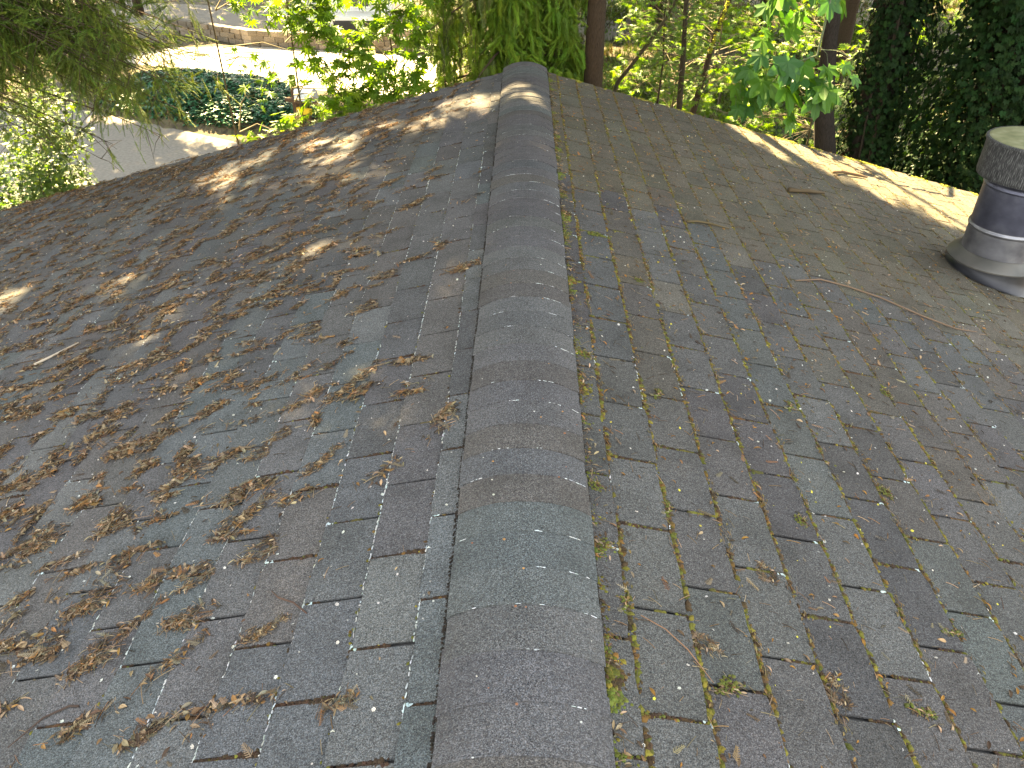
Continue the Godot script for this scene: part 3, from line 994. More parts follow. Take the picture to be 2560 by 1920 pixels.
func build_trees() -> void:
	var green := func(_p: Vector3) -> Color: return vary(Color(0.07, 0.13, 0.012), 0.4)
	var fresh := func(_p: Vector3) -> Color: return vary(Color(0.11, 0.20, 0.015), 0.45)
	var olive := func(_p: Vector3) -> Color: return vary(Color(0.075, 0.10, 0.028), 0.35)
	# --- the weeping cedar at the end of the ridge: narrow hanging skirt below, full crown above
	var cb := Vector3(0.02, 0, -10.7)
	var cedar := thing("weeping_cedar", "big weeping cedar with hanging green sprays right behind the ridge end", "tree", cb)
	trunk("trunk", [Vector3(0.25, 0, 0), Vector3(0.22, 5, 0), Vector3(0.1, 12, 0), Vector3(0, 21, 0)], 0.34, 0.04, cedar, Color(0.10, 0.07, 0.045))
	trunk("trunk", [Vector3(0.86, 0, 0.5), Vector3(0.84, 5, 0.45), Vector3(0.7, 12, 0.3)], 0.16, 0.06, cedar, Color(0.06, 0.045, 0.03))
	var wood := begin(true)
	wood.set_color(Color(0.09, 0.06, 0.04))
	var cp := Copies.new()
	boughs(wood, cp, Vector3.ZERO, {y0 = 1.4, y1 = 7.2, count = 150, radius = (func(_y, t): return 1.0 + 0.10 * sin(t * 3.0)), rise = 0.1, drop = 0.45, bare = 0.3, gap = 0.032, open = true, thin = true, wood = 0.3, spread = 0.32, size = 0.26, loose = 1.1, tint = fresh, cull = false, per = 4})
	boughs(wood, cp, Vector3.ZERO, {y0 = 1.6, y1 = 6.6, count = 110, a0 = PI * 0.5, a1 = PI * 1.0, radius = (func(_y, t): return 1.08 + 0.08 * sin(t * 5.0)), rise = 0.1, drop = 0.4, bare = 0.45, gap = 0.03, spread = 0.3, size = 0.24, thin = true, wood = 0.3, loose = 1.2, tint = fresh, cull = false, per = 4})
	boughs(wood, cp, Vector3(0.1, 0, 0), {y0 = 2.0, y1 = 5.2, count = 16, a0 = PI * 0.62, a1 = PI * 0.98, radius = (func(_y, _t): return R(1.3, 2.1)), rise = 0.15, drop = 0.4, bare = 0.35, gap = 0.09, spread = 0.22, size = 0.42, tint = olive, cull = false, per = 1})
	var up := Copies.new()
	boughs(wood, up, Vector3.ZERO, {y0 = 7.5, y1 = 20.5, count = 150, radius = (func(y, _t): return lerpf(3.3, 0.5, clampf((y - 9) / 12.0, 0, 1))), rise = 0.1, drop = 0.35, bare = 0.25, gap = 0.10, spread = 0.5, size = 0.75, tint = green, at = cb})
	# the thin outer curtain on its left, through which the sun shines
	for i in 56:
		var top := Vector3(R(-1.18, -0.5), R(2.2, 6.8), R(0.0, 0.85))
		var low := top + Vector3(R(-0.08, 0.08), -R(1.0, 2.0), R(-0.08, 0.08))
		tube(wood, PackedVector3Array([Vector3(-0.1, top.y + 0.25, 0.1), top + Vector3(0.1, 0.1, 0), top, low]), PackedFloat32Array([0.006, 0.004, 0.003, 0.0015]), 4, false)
		for k in 60:
			var q := top.lerp(low, rng.randf()) + Vector3(R(-0.09, 0.09), R(-0.05, 0.05), R(-0.09, 0.09))
			cp.add(Transform3D(Basis(Vector3.UP, R(0, TAU)) * Basis(Vector3.RIGHT, R(-0.9, 0.9)) * Basis.from_scale(Vector3.ONE * R(0.12, 0.24)), q), vary(Color(0.11, 0.19, 0.012), 0.35))
	put("branches", done(wood), M.bark, cedar)
	scatter("hanging_sprays", cp, M.s_cedar, M.needle, cedar)
	canopy.append({copies = up, node = cedar, at = cb})

	# --- the brown trunk right of it, bare below, crown out of sight above
	var fb := Vector3(1.02, 0, -12.6)
	var fir := thing("fir_tree", "fir with slim bare reddish brown trunk right of the weeping cedar", "tree", fb)
	trunk("trunk", [Vector3(0.12, 0, 0), Vector3(0.08, 3.2, 0), Vector3(-0.02, 4.2, 0.02), Vector3(-0.1, 9, 0.1), Vector3(-0.1, 19, 0)], 0.115, 0.02, fir, Color(0.15, 0.085, 0.05))
	wood = begin(true)
	wood.set_color(Color(0.09, 0.06, 0.04))
	up = Copies.new()
	boughs(wood, up, Vector3.ZERO, {y0 = 7.5, y1 = 18.5, count = 110, radius = (func(y, _t): return lerpf(3.0, 0.5, clampf((y - 9) / 10.0, 0, 1))), rise = 0.1, drop = 0.3, bare = 0.25, gap = 0.11, spread = 0.5, size = 0.75, tint = green, at = fb})
	put("branches", done(wood), M.bark, fir)
	canopy.append({copies = up, node = fir, at = fb})

	# --- the fir whose lower boughs hang into the upper left corner
	var lb := Vector3(-7.9, 0, -8.2)
	var left := thing("hanging_fir", "fir with fine drooping needle branches over the left roof edge", "tree", lb)
	trunk("trunk", [Vector3(0, 0, 0), Vector3(0, 6, 0), Vector3(0.1, 13, 0), Vector3(0, 22, 0)], 0.32, 0.03, left, Color(0.09, 0.065, 0.045))
	wood = begin(true)
	wood.set_color(Color(0.10, 0.075, 0.05))
	cp = Copies.new()
	var tips := []
	for i in 120:
		var k := pow(rng.randf(), 0.7)
		tips.append([Vector3(lerpf(-5.4, -3.12, k) + R(-0.1, 0.1), R(4.0, 5.3) + 0.2 * k, R(-8.4, -6.9)), 1])
	for e in [[-3.62, 3.74, -7.7], [-4.05, 3.72, -7.5], [-4.5, 3.78, -7.3], [-4.2, 3.6, -7.5], [-3.35, 3.95, -7.8]]:
		tips.append([Vector3(e[0], e[1], e[2]), 0])
	for e in tips:
		var tip: Vector3 = e[0] - lb
		var root := Vector3(0, tip.y + R(0.6, 1.6), 0)
		var mid := root.lerp(tip, 0.55) + Vector3(0, 0.35, 0)
		var pts := PackedVector3Array()
		var rad := PackedFloat32Array()
		for k in 9:
			var s := k / 8.0
			pts.append(root.lerp(mid, s).lerp(mid.lerp(tip, s), s) + Vector3(R(-0.03, 0.03), R(-0.02, 0.02), R(-0.03, 0.03)))
			rad.append(lerpf(0.022, 0.0025, s))
		tube(wood, pts, rad, 4, false)
		var dir := (tip - mid).normalized()
		for k in (30 if e[1] == 1 else 26):
			var s := R(0.4, 1.0)
			var f := s * 8.0
			var j := mini(int(f), 7)
			var p: Vector3 = pts[j].lerp(pts[j + 1], f - j)
			# a side twig hanging from the branch
			var out := Vector3(R(-0.6, 0.8), R(-1.0, 0.25), R(-0.6, 0.8)).normalized()
			var l := R(0.15, 0.5)
			var q := p + out * l
			if k % 2 == 0 or e[1] == 0: tube(wood, PackedVector3Array([p, p.lerp(q, 0.5) + Vector3(0, 0.03, 0), q]), PackedFloat32Array([0.004, 0.003, 0.0015]), 3, false)
			if e[1] == 0 and rng.randf() < 0.72: continue
			for m in 6:
				var a := p.lerp(q, R(0.2, 1.0))
				var d := (out + Vector3(R(-0.6, 0.6), R(-0.7, 0.1), R(-0.6, 0.6))).normalized()
				if absf(d.y) > 0.97: d = Vector3(0.3, -0.9, 0.2).normalized()
				cp.add(Transform3D(Basis.looking_at(-d, Vector3.UP) * Basis(Vector3.BACK, R(0, TAU)) * Basis.from_scale(Vector3.ONE * R(0.11, 0.23)), a), vary(Color(0.105, 0.16, 0.024), 0.5))
	up = Copies.new()
	boughs(wood, up, Vector3.ZERO, {y0 = 7.0, y1 = 21.0, count = 130, radius = (func(y, _t): return lerpf(4.2, 0.5, clampf((y - 9) / 12.0, 0, 1))), rise = 0.1, drop = 0.3, bare = 0.25, gap = 0.12, spread = 0.6, size = 0.75, tint = green, at = lb})
	put("branches", done(wood), M.bark, left)
	scatter("needle_sprays", cp, M.s_fir, M.needle, left)
	canopy.append({copies = up, node = left, at = lb})

	# --- fill the crowns until they shade the roof: a spray wherever sun would fall between the gaps that the photograph shows
	var x := -HALF - 0.6
	while x < HALF + 0.6:
		var z := FAR_END - 0.3
		while z < NEAR_END:
			var p := Vector3(x + R(0, 0.16), 0, z + R(0, 0.16))
			p.y = roof_y(p.x) if absf(p.x) < HALF else 3.0
			if not sunny_roof(p.x, p.z):
				for k in 3:
					var q := p + SUN * ((R(8.5, 17.0) - p.y) / SUN.y) + Vector3(R(-0.1, 0.1), 0.3, R(-0.1, 0.1))
					if in_sun(q, 0.8): continue
					var best: Dictionary = canopy[0]
					for c in canopy:
						if (q - c.at).length() - q.y < (q - best.at).length() - q.y: best = c
					var b := Basis(Vector3.UP, R(0, TAU)) * Basis(Vector3.RIGHT, R(-1.3, 1.3)) * Basis.from_scale(Vector3(0.8, 0.72, 0.8))
					best.copies.add(Transform3D(b, q - best.at), vary(Color(0.062, 0.098, 0.022), 0.35))
			z += 0.16
		x += 0.16
	for c in canopy:
		scatter("crown", c.copies, M.s_cedar, M.needle, c.node)

	# --- big leaf maple on the right: a stout dark trunk, a limb towards the house, large leaves
	var mb := Vector3(3.95, 0, -10.0)
	var maple := thing("bigleaf_maple", "maple with stout dark trunk and large green leaves hanging over the right roof edge", "tree", mb)
	trunk("trunk", [Vector3(0, 0, 0), Vector3(-0.1, 2.9, 0.2), Vector3(-0.25, 3.5, 0.18), Vector3(-0.35, 4.3, 0.15), Vector3(-0.45, 6, 0.2), Vector3(-0.4, 7.3, 0)], 0.17, 0.03, maple, Color(0.035, 0.03, 0.025))
	wood = begin(true)
	wood.set_color(Color(0.09, 0.11, 0.06))
	tube(wood, PackedVector3Array([Vector3(-0.45, 6.2, 0.2), Vector3(-0.9, 6.0, 1.6), Vector3(-1.26, 5.25, 2.45), Vector3(-1.27, 4.8, 2.46), Vector3(-1.28, 4.57, 2.46), Vector3(-1.51, 4.47, 2.38), Vector3(-1.67, 4.21, 2.34)]), PackedFloat32Array([0.03, 0.022, 0.014, 0.011, 0.009, 0.006, 0.003]), 6, false)
	cp = Copies.new()
	var blades := []
	for i in 5: blades.append(palmate(M.maple_outline, [Color(0.05, 0.14, 0.022), Color(0.065, 0.165, 0.018), Color(0.045, 0.13, 0.035), Color(0.075, 0.18, 0.018), Color(0.055, 0.15, 0.028)][i]))
	for e in [[2.31, 4.95, -7.66, 1.0], [2.21, 4.85, -7.69, 0.9], [2.46, 4.85, -7.61, 1.0], [2.17, 4.64, -7.70, 0.8], [2.39, 4.73, -7.63, 1.0], [2.60, 4.99, -7.56, 0.9], [2.74, 4.94, -7.51, 0.9], [2.20, 4.45, -7.69, 0.8], [2.41, 4.43, -7.63, 1.1],
			[2.62, 4.44, -7.56, 0.9], [2.80, 4.42, -7.49, 0.8], [2.32, 4.25, -7.65, 1.2], [2.55, 4.27, -7.58, 1.1], [2.74, 4.25, -7.51, 1.0], [2.15, 4.28, -7.70, 0.9], [2.09, 4.13, -7.72, 0.8], [2.30, 4.12, -7.66, 1.2], [2.51, 4.08, -7.59, 1.3],
			[2.70, 4.05, -7.53, 1.0], [2.17, 3.96, -7.70, 0.9], [2.50, 3.92, -7.60, 0.8], [2.89, 4.14, -7.46, 0.9], [2.79, 4.19, -7.50, 1.0], [2.99, 4.40, -7.42, 0.6], [2.06, 4.02, -7.73, 0.7], [2.36, 5.1, -7.7, 1.1], [2.55, 5.15, -7.6, 1.1], [2.2, 5.1, -7.8, 1.0]]:
		var p := Vector3(e[0], e[1], e[2]) - mb
		var node := p + Vector3(R(-0.05, 0.05), R(0.10, 0.2), R(-0.12, 0.0))
		var hub := Vector3(-1.4, clampf(p.y + 0.25, 4.3, 5.6), 2.4).lerp(node, 0.35)
		tube(wood, PackedVector3Array([hub, hub.lerp(node, 0.5) + Vector3(0, 0.03, 0), node, p + Vector3(0, 0.02, -0.03)]), PackedFloat32Array([0.004, 0.003, 0.002, 0.0015]), 4, false)
		for k in 2:
			var sz: float = e[3] * 0.19 * R(0.85, 1.15)
			var b := Basis(Vector3.UP, R(-1.1, 1.1) + (k * 1.2)) * Basis(Vector3.RIGHT, R(0.5, 1.15)) * Basis(Vector3.BACK, R(-0.35, 0.35)) * Basis.from_scale(Vector3(sz, sz, sz))
			put("leaf", blades[rng.randi() % 5], M.leaf, maple, Transform3D(b, p + Vector3(R(-0.07, 0.07), sz * 0.5 + R(-0.06, 0.06), R(-0.05, 0.05) - k * 0.08)))
	put("limb", done(wood), M.twig, maple)
	cp = Copies.new()
	wood = begin(true)
	wood.set_color(Color(0.06, 0.05, 0.035))
	for i in 40:
		var t := R(0, TAU)
		var p := Vector3(-0.4 + cos(t) * R(1.0, 3.2), R(6.8, 11.5), sin(t) * R(0.8, 2.8))
		if sunny(p + mb) or sunny(p * 0.5 + Vector3(-0.2, p.y * 0.5, 0) + mb): continue
		tube(wood, PackedVector3Array([Vector3(-0.4, p.y - 1.2, 0), Vector3(-0.4, p.y - 0.6, 0).lerp(p, 0.5), p]), PackedFloat32Array([0.03, 0.018, 0.005]), 4, false)
		for k in 60:
			var q := p + Vector3(R(-0.8, 0.8), R(-0.5, 0.5), R(-0.8, 0.8))
			if sunny(q + mb): continue
			cp.add(Transform3D(Basis(Vector3.UP, R(0, TAU)) * Basis(Vector3.RIGHT, R(0, 0.9)) * Basis.from_scale(Vector3.ONE * R(0.09, 0.14)), q), vary(Color(0.06, 0.14, 0.02), 0.25))
	put("upper_branches", done(wood), M.bark, maple)
	scatter("crown", cp, M.s_maple, M.leaf, maple)

	# --- vine maples left of the cedar: small bright leaves
	vine_maple("vine maple with sunlit yellow green leaves left of the cedar", Vector3(-1.7, 0, -10.6), [[-1.83, 4.39, -9.83], [-1.55, 4.56, -9.88], [-1.40, 4.38, -9.90], [-1.77, 3.93, -9.84], [-1.49, 4.02, -9.89], [-1.90, 3.74, -9.82], [-1.63, 3.70, -9.87], [-1.34, 3.78, -9.91], [-2.06, 4.27, -9.79], [-2.06, 4.04, -9.79], [-2.14, 3.53, -9.77], [-1.7, 4.8, -9.9], [-1.3, 4.7, -9.9], [-1.2, 4.15, -9.95]], 28, 0.135)
	vine_maple("vine maple with leaves hanging over the white gravel", Vector3(-2.9, 0, -10.2), [[-2.73, 4.62, -9.62], [-2.57, 4.54, -9.67], [-2.37, 4.66, -9.72], [-2.37, 4.34, -9.72], [-2.52, 4.32, -9.68], [-2.49, 4.75, -9.7], [-2.2, 4.75, -9.7], [-2.13, 3.67, -9.77], [-2.22, 3.78, -9.75], [-2.76, 3.40, -9.61], [-2.48, 3.50, -9.69], [-2.41, 3.98, -9.71], [-2.3, 3.45, -9.7], [-2.0, 3.5, -9.8]], 26, 0.125)
	vine_maple("sparse vine maple sprig left of the gravel with few dangling leaves", Vector3(-3.6, 0, -10.0), [[-3.27, 4.72, -9.45], [-2.95, 4.68, -9.56], [-3.12, 4.62, -9.48], [-3.19, 4.10, -9.48], [-3.11, 3.99, -9.51], [-2.94, 3.91, -9.56], [-2.70, 3.97, -9.63], [-2.60, 4.12, -9.66], [-3.05, 3.26, -9.53], [-3.27, 3.20, -9.45], [-3.33, 3.72, -9.45]], 8, 0.11)
	# --- young maples of the wood on the right
	for e in [["young maple with pale green leaves just right of the brown trunk", Vector3(2.3, 0, -12.6), Vector3(1.35, 2.9, -13.4), Vector3(3.1, 5.3, -11.6), 44, 14, 0.085], ["young maple low among the slim stems of the wood", Vector3(3.4, 0, -15.0), Vector3(2.0, 0.8, -16.5), Vector3(4.6, 3.9, -14.0), 44, 18, 0.095],
			["young maple behind the mossy leaning stem", Vector3(4.6, 0, -19.0), Vector3(3.2, 0.4, -20.5), Vector3(6.4, 3.4, -18.0), 46, 20, 0.11], ["young maple left of the stout dark trunk", Vector3(4.9, 0, -13.6), Vector3(3.6, 1.2, -14.6), Vector3(5.6, 4.2, -12.9), 40, 18, 0.09],
			["young maple far back at top of the wood", Vector3(6.0, 0, -27.0), Vector3(3.0, 0.6, -29.0), Vector3(9.6, 4.4, -25.0), 70, 24, 0.14], ["young sunlit maple between the two ivy columns", Vector3(6.6, 0, -14.6), Vector3(5.8, 0.8, -15.4), Vector3(7.6, 4.8, -13.8), 40, 22, 0.09]]:
		var hubs := []
		for i in int(e[4]): hubs.append([R(e[2].x, e[3].x), R(e[2].y, e[3].y), R(e[2].z, e[3].z)])
		vine_maple(e[0], e[1], hubs, e[5], e[6])
	# --- slim trees of the wood on the right
	slim("sapling", "slim upright dark sapling in the middle of the wood", Vector3(2.15, 0, -10.8), [Vector3(0, 0, 0), Vector3(-0.04, 3.2, 0), Vector3(-0.07, 3.9, 0), Vector3(-0.12, 4.6, 0), Vector3(-0.1, 7.5, 0)], 0.05, 0.02, Color(0.055, 0.05, 0.03), 26)
	slim("sapling", "leaning bare stem rising rightward just right of the brown trunk", Vector3(0.3, 0, -11.0), [Vector3(0, 0, 0), Vector3(0.96, 3.52, 0.05), Vector3(1.32, 4.03, 0.1), Vector3(1.52, 4.34, 0.12), Vector3(1.8, 4.9, 0.12), Vector3(2.3, 6.3, 0)], 0.035, 0.012, Color(0.085, 0.075, 0.04), 16)
	slim("sapling", "stem with bright yellow moss leaning right in the wood", Vector3(2.2, 0, -11.75), [Vector3(0, 0, 0), Vector3(0.3, 2.87, 0), Vector3(0.39, 3.40, 0), Vector3(0.47, 3.96, 0), Vector3(0.61, 4.44, 0), Vector3(1.0, 6.2, 0)], 0.055, 0.03, Color(0.07, 0.05, 0.03), 14)
	slim("sapling", "thinnest straight stem between brown trunk and the upright sapling", Vector3(1.8, 0, -11.3), [Vector3(0, 0, 0), Vector3(0.09, 3.2, 0), Vector3(0.11, 3.73, 0), Vector3(0.06, 4.31, 0), Vector3(0.1, 6, 0)], 0.018, 0.008, Color(0.06, 0.045, 0.03), 8)
	# moss on the leaning stem
	var moss := Copies.new()
	for i in 260:
		var s := R(0.0, 1.0)
		var a := Vector3(0.44, 3.75, 0.03).lerp(Vector3(0.60, 4.40, 0.03), s)
		moss.add(Transform3D(Basis(Vector3.UP, R(0, TAU)) * Basis.from_scale(Vector3.ONE * R(0.015, 0.035)), a + Vector3(R(-0.035, 0.0), R(-0.02, 0.02), R(-0.03, 0.04))), vary(Color(0.30, 0.30, 0.02), 0.25))
	scatter("moss", moss, M.s_moss, M.moss, get_node("sapling_002"))

	ivy_tree("ivy_tree", "tree trunk wrapped in dark ivy left of the wider ivy column", Vector3(4.47, 0, -10.1), 0.25, 0.38, 15000)
	ivy_tree("ivy_tree", "broad column of dark ivy behind the flue pipe at the picture's edge", Vector3(5.72, 0, -9.6), 0.35, 1.02, 42000)

	var far: Array[Dictionary] = []
	# --- trees farther off that shade the drive and the wood
	for e in [[Vector3(-14.5, 0, -27.5), 18.0, 4.4, "tall conifer behind the hanging fir, shading the driveway"], [Vector3(-17.5, 0, -38.0), 17.0, 4.2, "tall conifer by the far end of the stone wall"], [Vector3(12.0, 0, -20.5), 19.0, 4.5, "tall conifer behind the right ivy column"],
			[Vector3(8.6, 0, -22.5), 18.0, 3.6, "tall conifer behind the big maple leaves"], [Vector3(6.0, 0, -38.0), 19.0, 4.2, "tall conifer deep in the wood"], [Vector3(0.6, 0, -34.5), 18.0, 3.8, "tall conifer far behind the weeping cedar"], [Vector3(16.0, 0, -34.0), 20.0, 5.0, "tall conifer far right in the wood"],
			[Vector3(2.9, 0, -41.0), 19.0, 4.0, "tall conifer farthest behind the brown trunk"], [Vector3(9.3, 0, -33.0), 18.0, 4.0, "tall conifer in the middle of the wood, behind the big maple"], [Vector3(11.8, 0, -28.5), 18.0, 4.0, "tall conifer behind the left ivy trunk"], [Vector3(5.0, 0, -32.8), 18.0, 3.4, "tall conifer behind the slim saplings"]]:
		var o := thing("tall_conifer", e[3], "tree", e[0], "tall conifers beyond the house")
		trunk("trunk", [Vector3.ZERO, Vector3(0.05, e[1] * 0.5, 0), Vector3(0, e[1], 0)], 0.22, 0.03, o, Color(0.08, 0.06, 0.04))
		wood = begin(true)
		wood.set_color(Color(0.08, 0.06, 0.04))
		up = Copies.new()
		var rad: float = e[2]
		var hi: float = e[1]
		var base: Vector3 = e[0]
		boughs(wood, up, Vector3.ZERO, {y0 = 5.5, y1 = hi - 0.3, count = 150, radius = (func(y, _t): return lerpf(rad, 0.5, clampf((y - 8) / (hi - 8), 0, 1))), rise = 0.1, drop = 0.3, bare = 0.2, gap = 0.16, spread = 0.7, size = 1.0, tint = green, at = base})
		put("branches", done(wood), M.bark, o)
		far.append({copies = up, node = o, at = base})
	# unseen sprays added to their crowns shade the drive, the ivy bank, the road and the floor of the wood, but for the glades
	for area in [[-15.0, -3.0, -25.5, -15.0], [-21.0, -8.5, -47.0, -31.5], [1.8, 19.0, -46.0, -12.5]]:
		var gx: float = area[0]
		while gx < area[1]:
			var gz: float = area[2]
			while gz < area[3]:
				for k in 2:
					var g := Vector3(gx + R(0, 0.3), 0, gz + R(0, 0.3))
					if in_sun(g + Vector3(0, 0.2, 0), 0.05): continue
					var q := g + SUN * (R(7.0, 16.0) / SUN.y)
					if in_sun(q, 1.15): continue
					var best: Dictionary = far[0]
					for c in far:
						if Vector2(q.x - c.at.x, q.z - c.at.z).length() < Vector2(q.x - best.at.x, q.z - best.at.z).length(): best = c
					var b := Basis(Vector3.UP, R(0, TAU)) * Basis(Vector3.RIGHT, R(-1.3, 1.3)) * Basis.from_scale(Vector3(1.3, 1.1, 1.3))
					best.copies.add(Transform3D(b, q - best.at), green.call(q))
				gz += 0.3
			gx += 0.3
	for c in far:
		scatter("crown", c.copies, M.s_cedar, M.needle, c.node)

func slim(called: String, label: String, at: Vector3, pts: Array, r0: float, r1: float, c: Color, tufts: int) -> void:
	var o := thing(called, label, "tree", at, "slim stems in the wood")
	trunk("trunk", pts, r0, r1, o, c, 7)
	var wood := begin(true)
	wood.set_color(c)
	var cp := Copies.new()
	for i in tufts:
		var s := R(0.35, 1.0) * (pts.size() - 1)
		var k := mini(int(s), pts.size() - 2)
		var p: Vector3 = pts[k].lerp(pts[k + 1], s - k)
		if p.y < 2.6: continue
		var q := p + Vector3(R(-0.8, 0.8), R(-0.15, 0.45), R(-0.6, 0.6))
		tube(wood, PackedVector3Array([p, p.lerp(q, 0.5) + Vector3(0, 0.06, 0), q]), PackedFloat32Array([0.007, 0.005, 0.002]), 3, false)
		for j in 16:
			var d := q.lerp(p, R(0, 0.6)) + Vector3(R(-0.14, 0.14), R(-0.12, 0.1), R(-0.14, 0.14))
			cp.add(Transform3D(Basis(Vector3.UP, R(0, TAU)) * Basis(Vector3.RIGHT, R(0, 0.9)) * Basis.from_scale(Vector3.ONE * R(0.035, 0.075)), d), vary(Color(0.08, 0.15, 0.025), 0.3))
	put("twigs", done(wood), M.twig, o)
	scatter("leaves", cp, M.s_vine, M.leaf, o)

func vine_maple(label: String, at: Vector3, hubs: Array, leaves: int, size: float) -> void:
	var o := thing("vine_maple", label, "tree", at, "")
	var wood := begin(true)
	wood.set_color(Color(0.13, 0.11, 0.07))
	trunk("trunk", [Vector3.ZERO, Vector3(R(-0.1, 0.1), 2.0, 0.2), Vector3(R(-0.1, 0.1), 3.2, 0.3), Vector3(R(-0.2, 0.2), 5.2, 0.2)], 0.022, 0.008, o, Color(0.13, 0.11, 0.07), 7)
	var cp := Copies.new()
	for e in hubs:
		var p := Vector3(e[0], e[1], e[2]) - at
		var root := Vector3(0, clampf(p.y + R(-0.5, 0.2), 2.2, 5.0), 0.25)
		var mid := root.lerp(p, 0.5) + Vector3(0, 0.10, 0)
		tube(wood, PackedVector3Array([root, mid, p]), PackedFloat32Array([0.009, 0.006, 0.0025]), 4, false)
		for k in leaves:
			var q := p + Vector3(R(-0.24, 0.24), R(-0.15, 0.13), R(-0.24, 0.24))
			tube(wood, PackedVector3Array([p.lerp(mid, R(0, 0.3)), q]), PackedFloat32Array([0.002, 0.001]), 3, false)
			var sz := size * R(0.7, 1.25)
			cp.add(Transform3D(Basis(Vector3.UP, R(0, TAU)) * Basis(Vector3.RIGHT, R(0.1, 1.1)) * Basis.from_scale(Vector3.ONE * sz), q), vary(Color(0.10, 0.19, 0.012), 0.28))
	put("twigs", done(wood), M.twig, o)
	scatter("leaves", cp, M.s_vine, M.leaf, o)

func ivy_tree(called: String, label: String, at: Vector3, r: float, spread: float, count: int) -> void:
	var o := thing(called, label, "tree", at, "")
	trunk("trunk", [Vector3.ZERO, Vector3(-0.05, 4, 0), Vector3(-0.1, 9, 0), Vector3(0, 14, 0)], r, r * 0.4, o, Color(0.03, 0.025, 0.02))
	var wood := begin(true)
	wood.set_color(Color(0.05, 0.04, 0.03))
	for i in 14:
		var t := R(0, TAU)
		var pts := PackedVector3Array()
		var rad := PackedFloat32Array()
		for k in 8:
			pts.append(Vector3(cos(t + k * 0.25), 0, sin(t + k * 0.25)) * lerpf(r, spread * 0.7, 0.5) + Vector3(0, k * 1.1, 0))
			rad.append(0.02 - 0.002 * k)
		tube(wood, pts, rad, 4, false)
	put("vines", done(wood), M.bark, o)
	var cp := Copies.new()
	for i in count:
		var y := R(0.1, 8.5)
		var t := R(0, TAU)
		var k := spread * (0.85 + 0.22 * sin(t * 3.0 + y * 1.3) + 0.16 * sin(y * 3.1 + t))
		var rr := k * (1.0 - 0.55 * pow(rng.randf(), 2.0)) + R(-0.03, 0.06)
		if rng.randf() < 0.05: rr += R(0, 0.22)
		var out := Vector3(cos(t), 0, sin(t))
		var f := (out * 0.55 + Vector3(0, -0.85, 0) + Vector3(R(-0.4, 0.4), R(-0.3, 0.4), R(-0.4, 0.4))).normalized()
		var b := Basis.looking_at(-f, out) * Basis.from_scale(Vector3.ONE * R(0.035, 0.07))
		cp.add(Transform3D(b, out * rr + Vector3(0, y, 0)), vary(Color(0.008, 0.022, 0.005), 0.5))
	scatter("ivy_leaves", cp, M.s_ivy, M.ivy, o)
	# crown above the picture
	cp = Copies.new()
	wood = begin(true)
	wood.set_color(Color(0.05, 0.04, 0.03))
	boughs(wood, cp, Vector3.ZERO, {y0 = 7.5, y1 = 13.5, count = 60, radius = (func(_y, _t): return R(1.2, 2.6)), rise = 0.5, drop = 0.4, bare = 0.3, gap = 0.14, spread = 0.4, size = 0.75, tint = (func(_p): return vary(Color(0.05, 0.09, 0.02), 0.3)), at = at})
	var keep := Copies.new()
	for i in cp.xf.size():
		if not in_sun(cp.xf[i].origin + at, 0.75): keep.add(cp.xf[i], cp.tint[i])
	put("branches", done(wood), M.bark, o)
	scatter("crown", keep, M.s_cedar, M.needle, o)

# ------------------------------------------------------------------ what lies on the roof
const BROWNS := [[0.12, 0.072, 0.036], [0.17, 0.115, 0.062], [0.075, 0.046, 0.026], [0.27, 0.2, 0.12], [0.05, 0.035, 0.02], [0.20, 0.105, 0.034], [0.12, 0.095, 0.055], [0.22, 0.165, 0.095], [0.035, 0.024, 0.014], [0.14, 0.12, 0.08]]
func brown() -> Color:
	var b: Array = BROWNS[rng.randi() % BROWNS.size()]
	return vary(Color(b[0], b[1], b[2]) * 1.15, 0.35)

func lying(side: float, d: float, z: float, turn: float, size: Vector3, lift: float, tilt := 0.2) -> Transform3D:
	var f := slope_frame(side, d, z, 0.011 + lift)
	f.basis = f.basis * Basis(Vector3.UP, turn) * Basis(Vector3.RIGHT, R(-tilt, tilt)) * Basis(Vector3.BACK, R(-tilt, tilt)) * Basis.from_scale(size)
	return f

func in_view(p: Vector3) -> bool:
	var r := p - EYE
	var f := r.dot(Vector3(0, -0.569, -0.822))
	return f > 0.3 and absf(r.x) < 1.0 * f and absf(r.dot(Vector3(0, 0.822, -0.569))) < 0.72 * f

# how thickly litter lies on the left slope
func heap(d: float, z: float) -> float:
	var k := smoothstep(0.45, 1.5, d + 0.1 * sin(z * 5.0)) * 0.9 + 0.04
	if z > -2.2: k *= lerpf(0.42, 1.0, clampf((-z - 0.8) / 1.4, 0, 1)) 
	k += 0.25 * smoothstep(-5.4, -6.4, z) * smoothstep(0.1, 0.5, d)
	return k

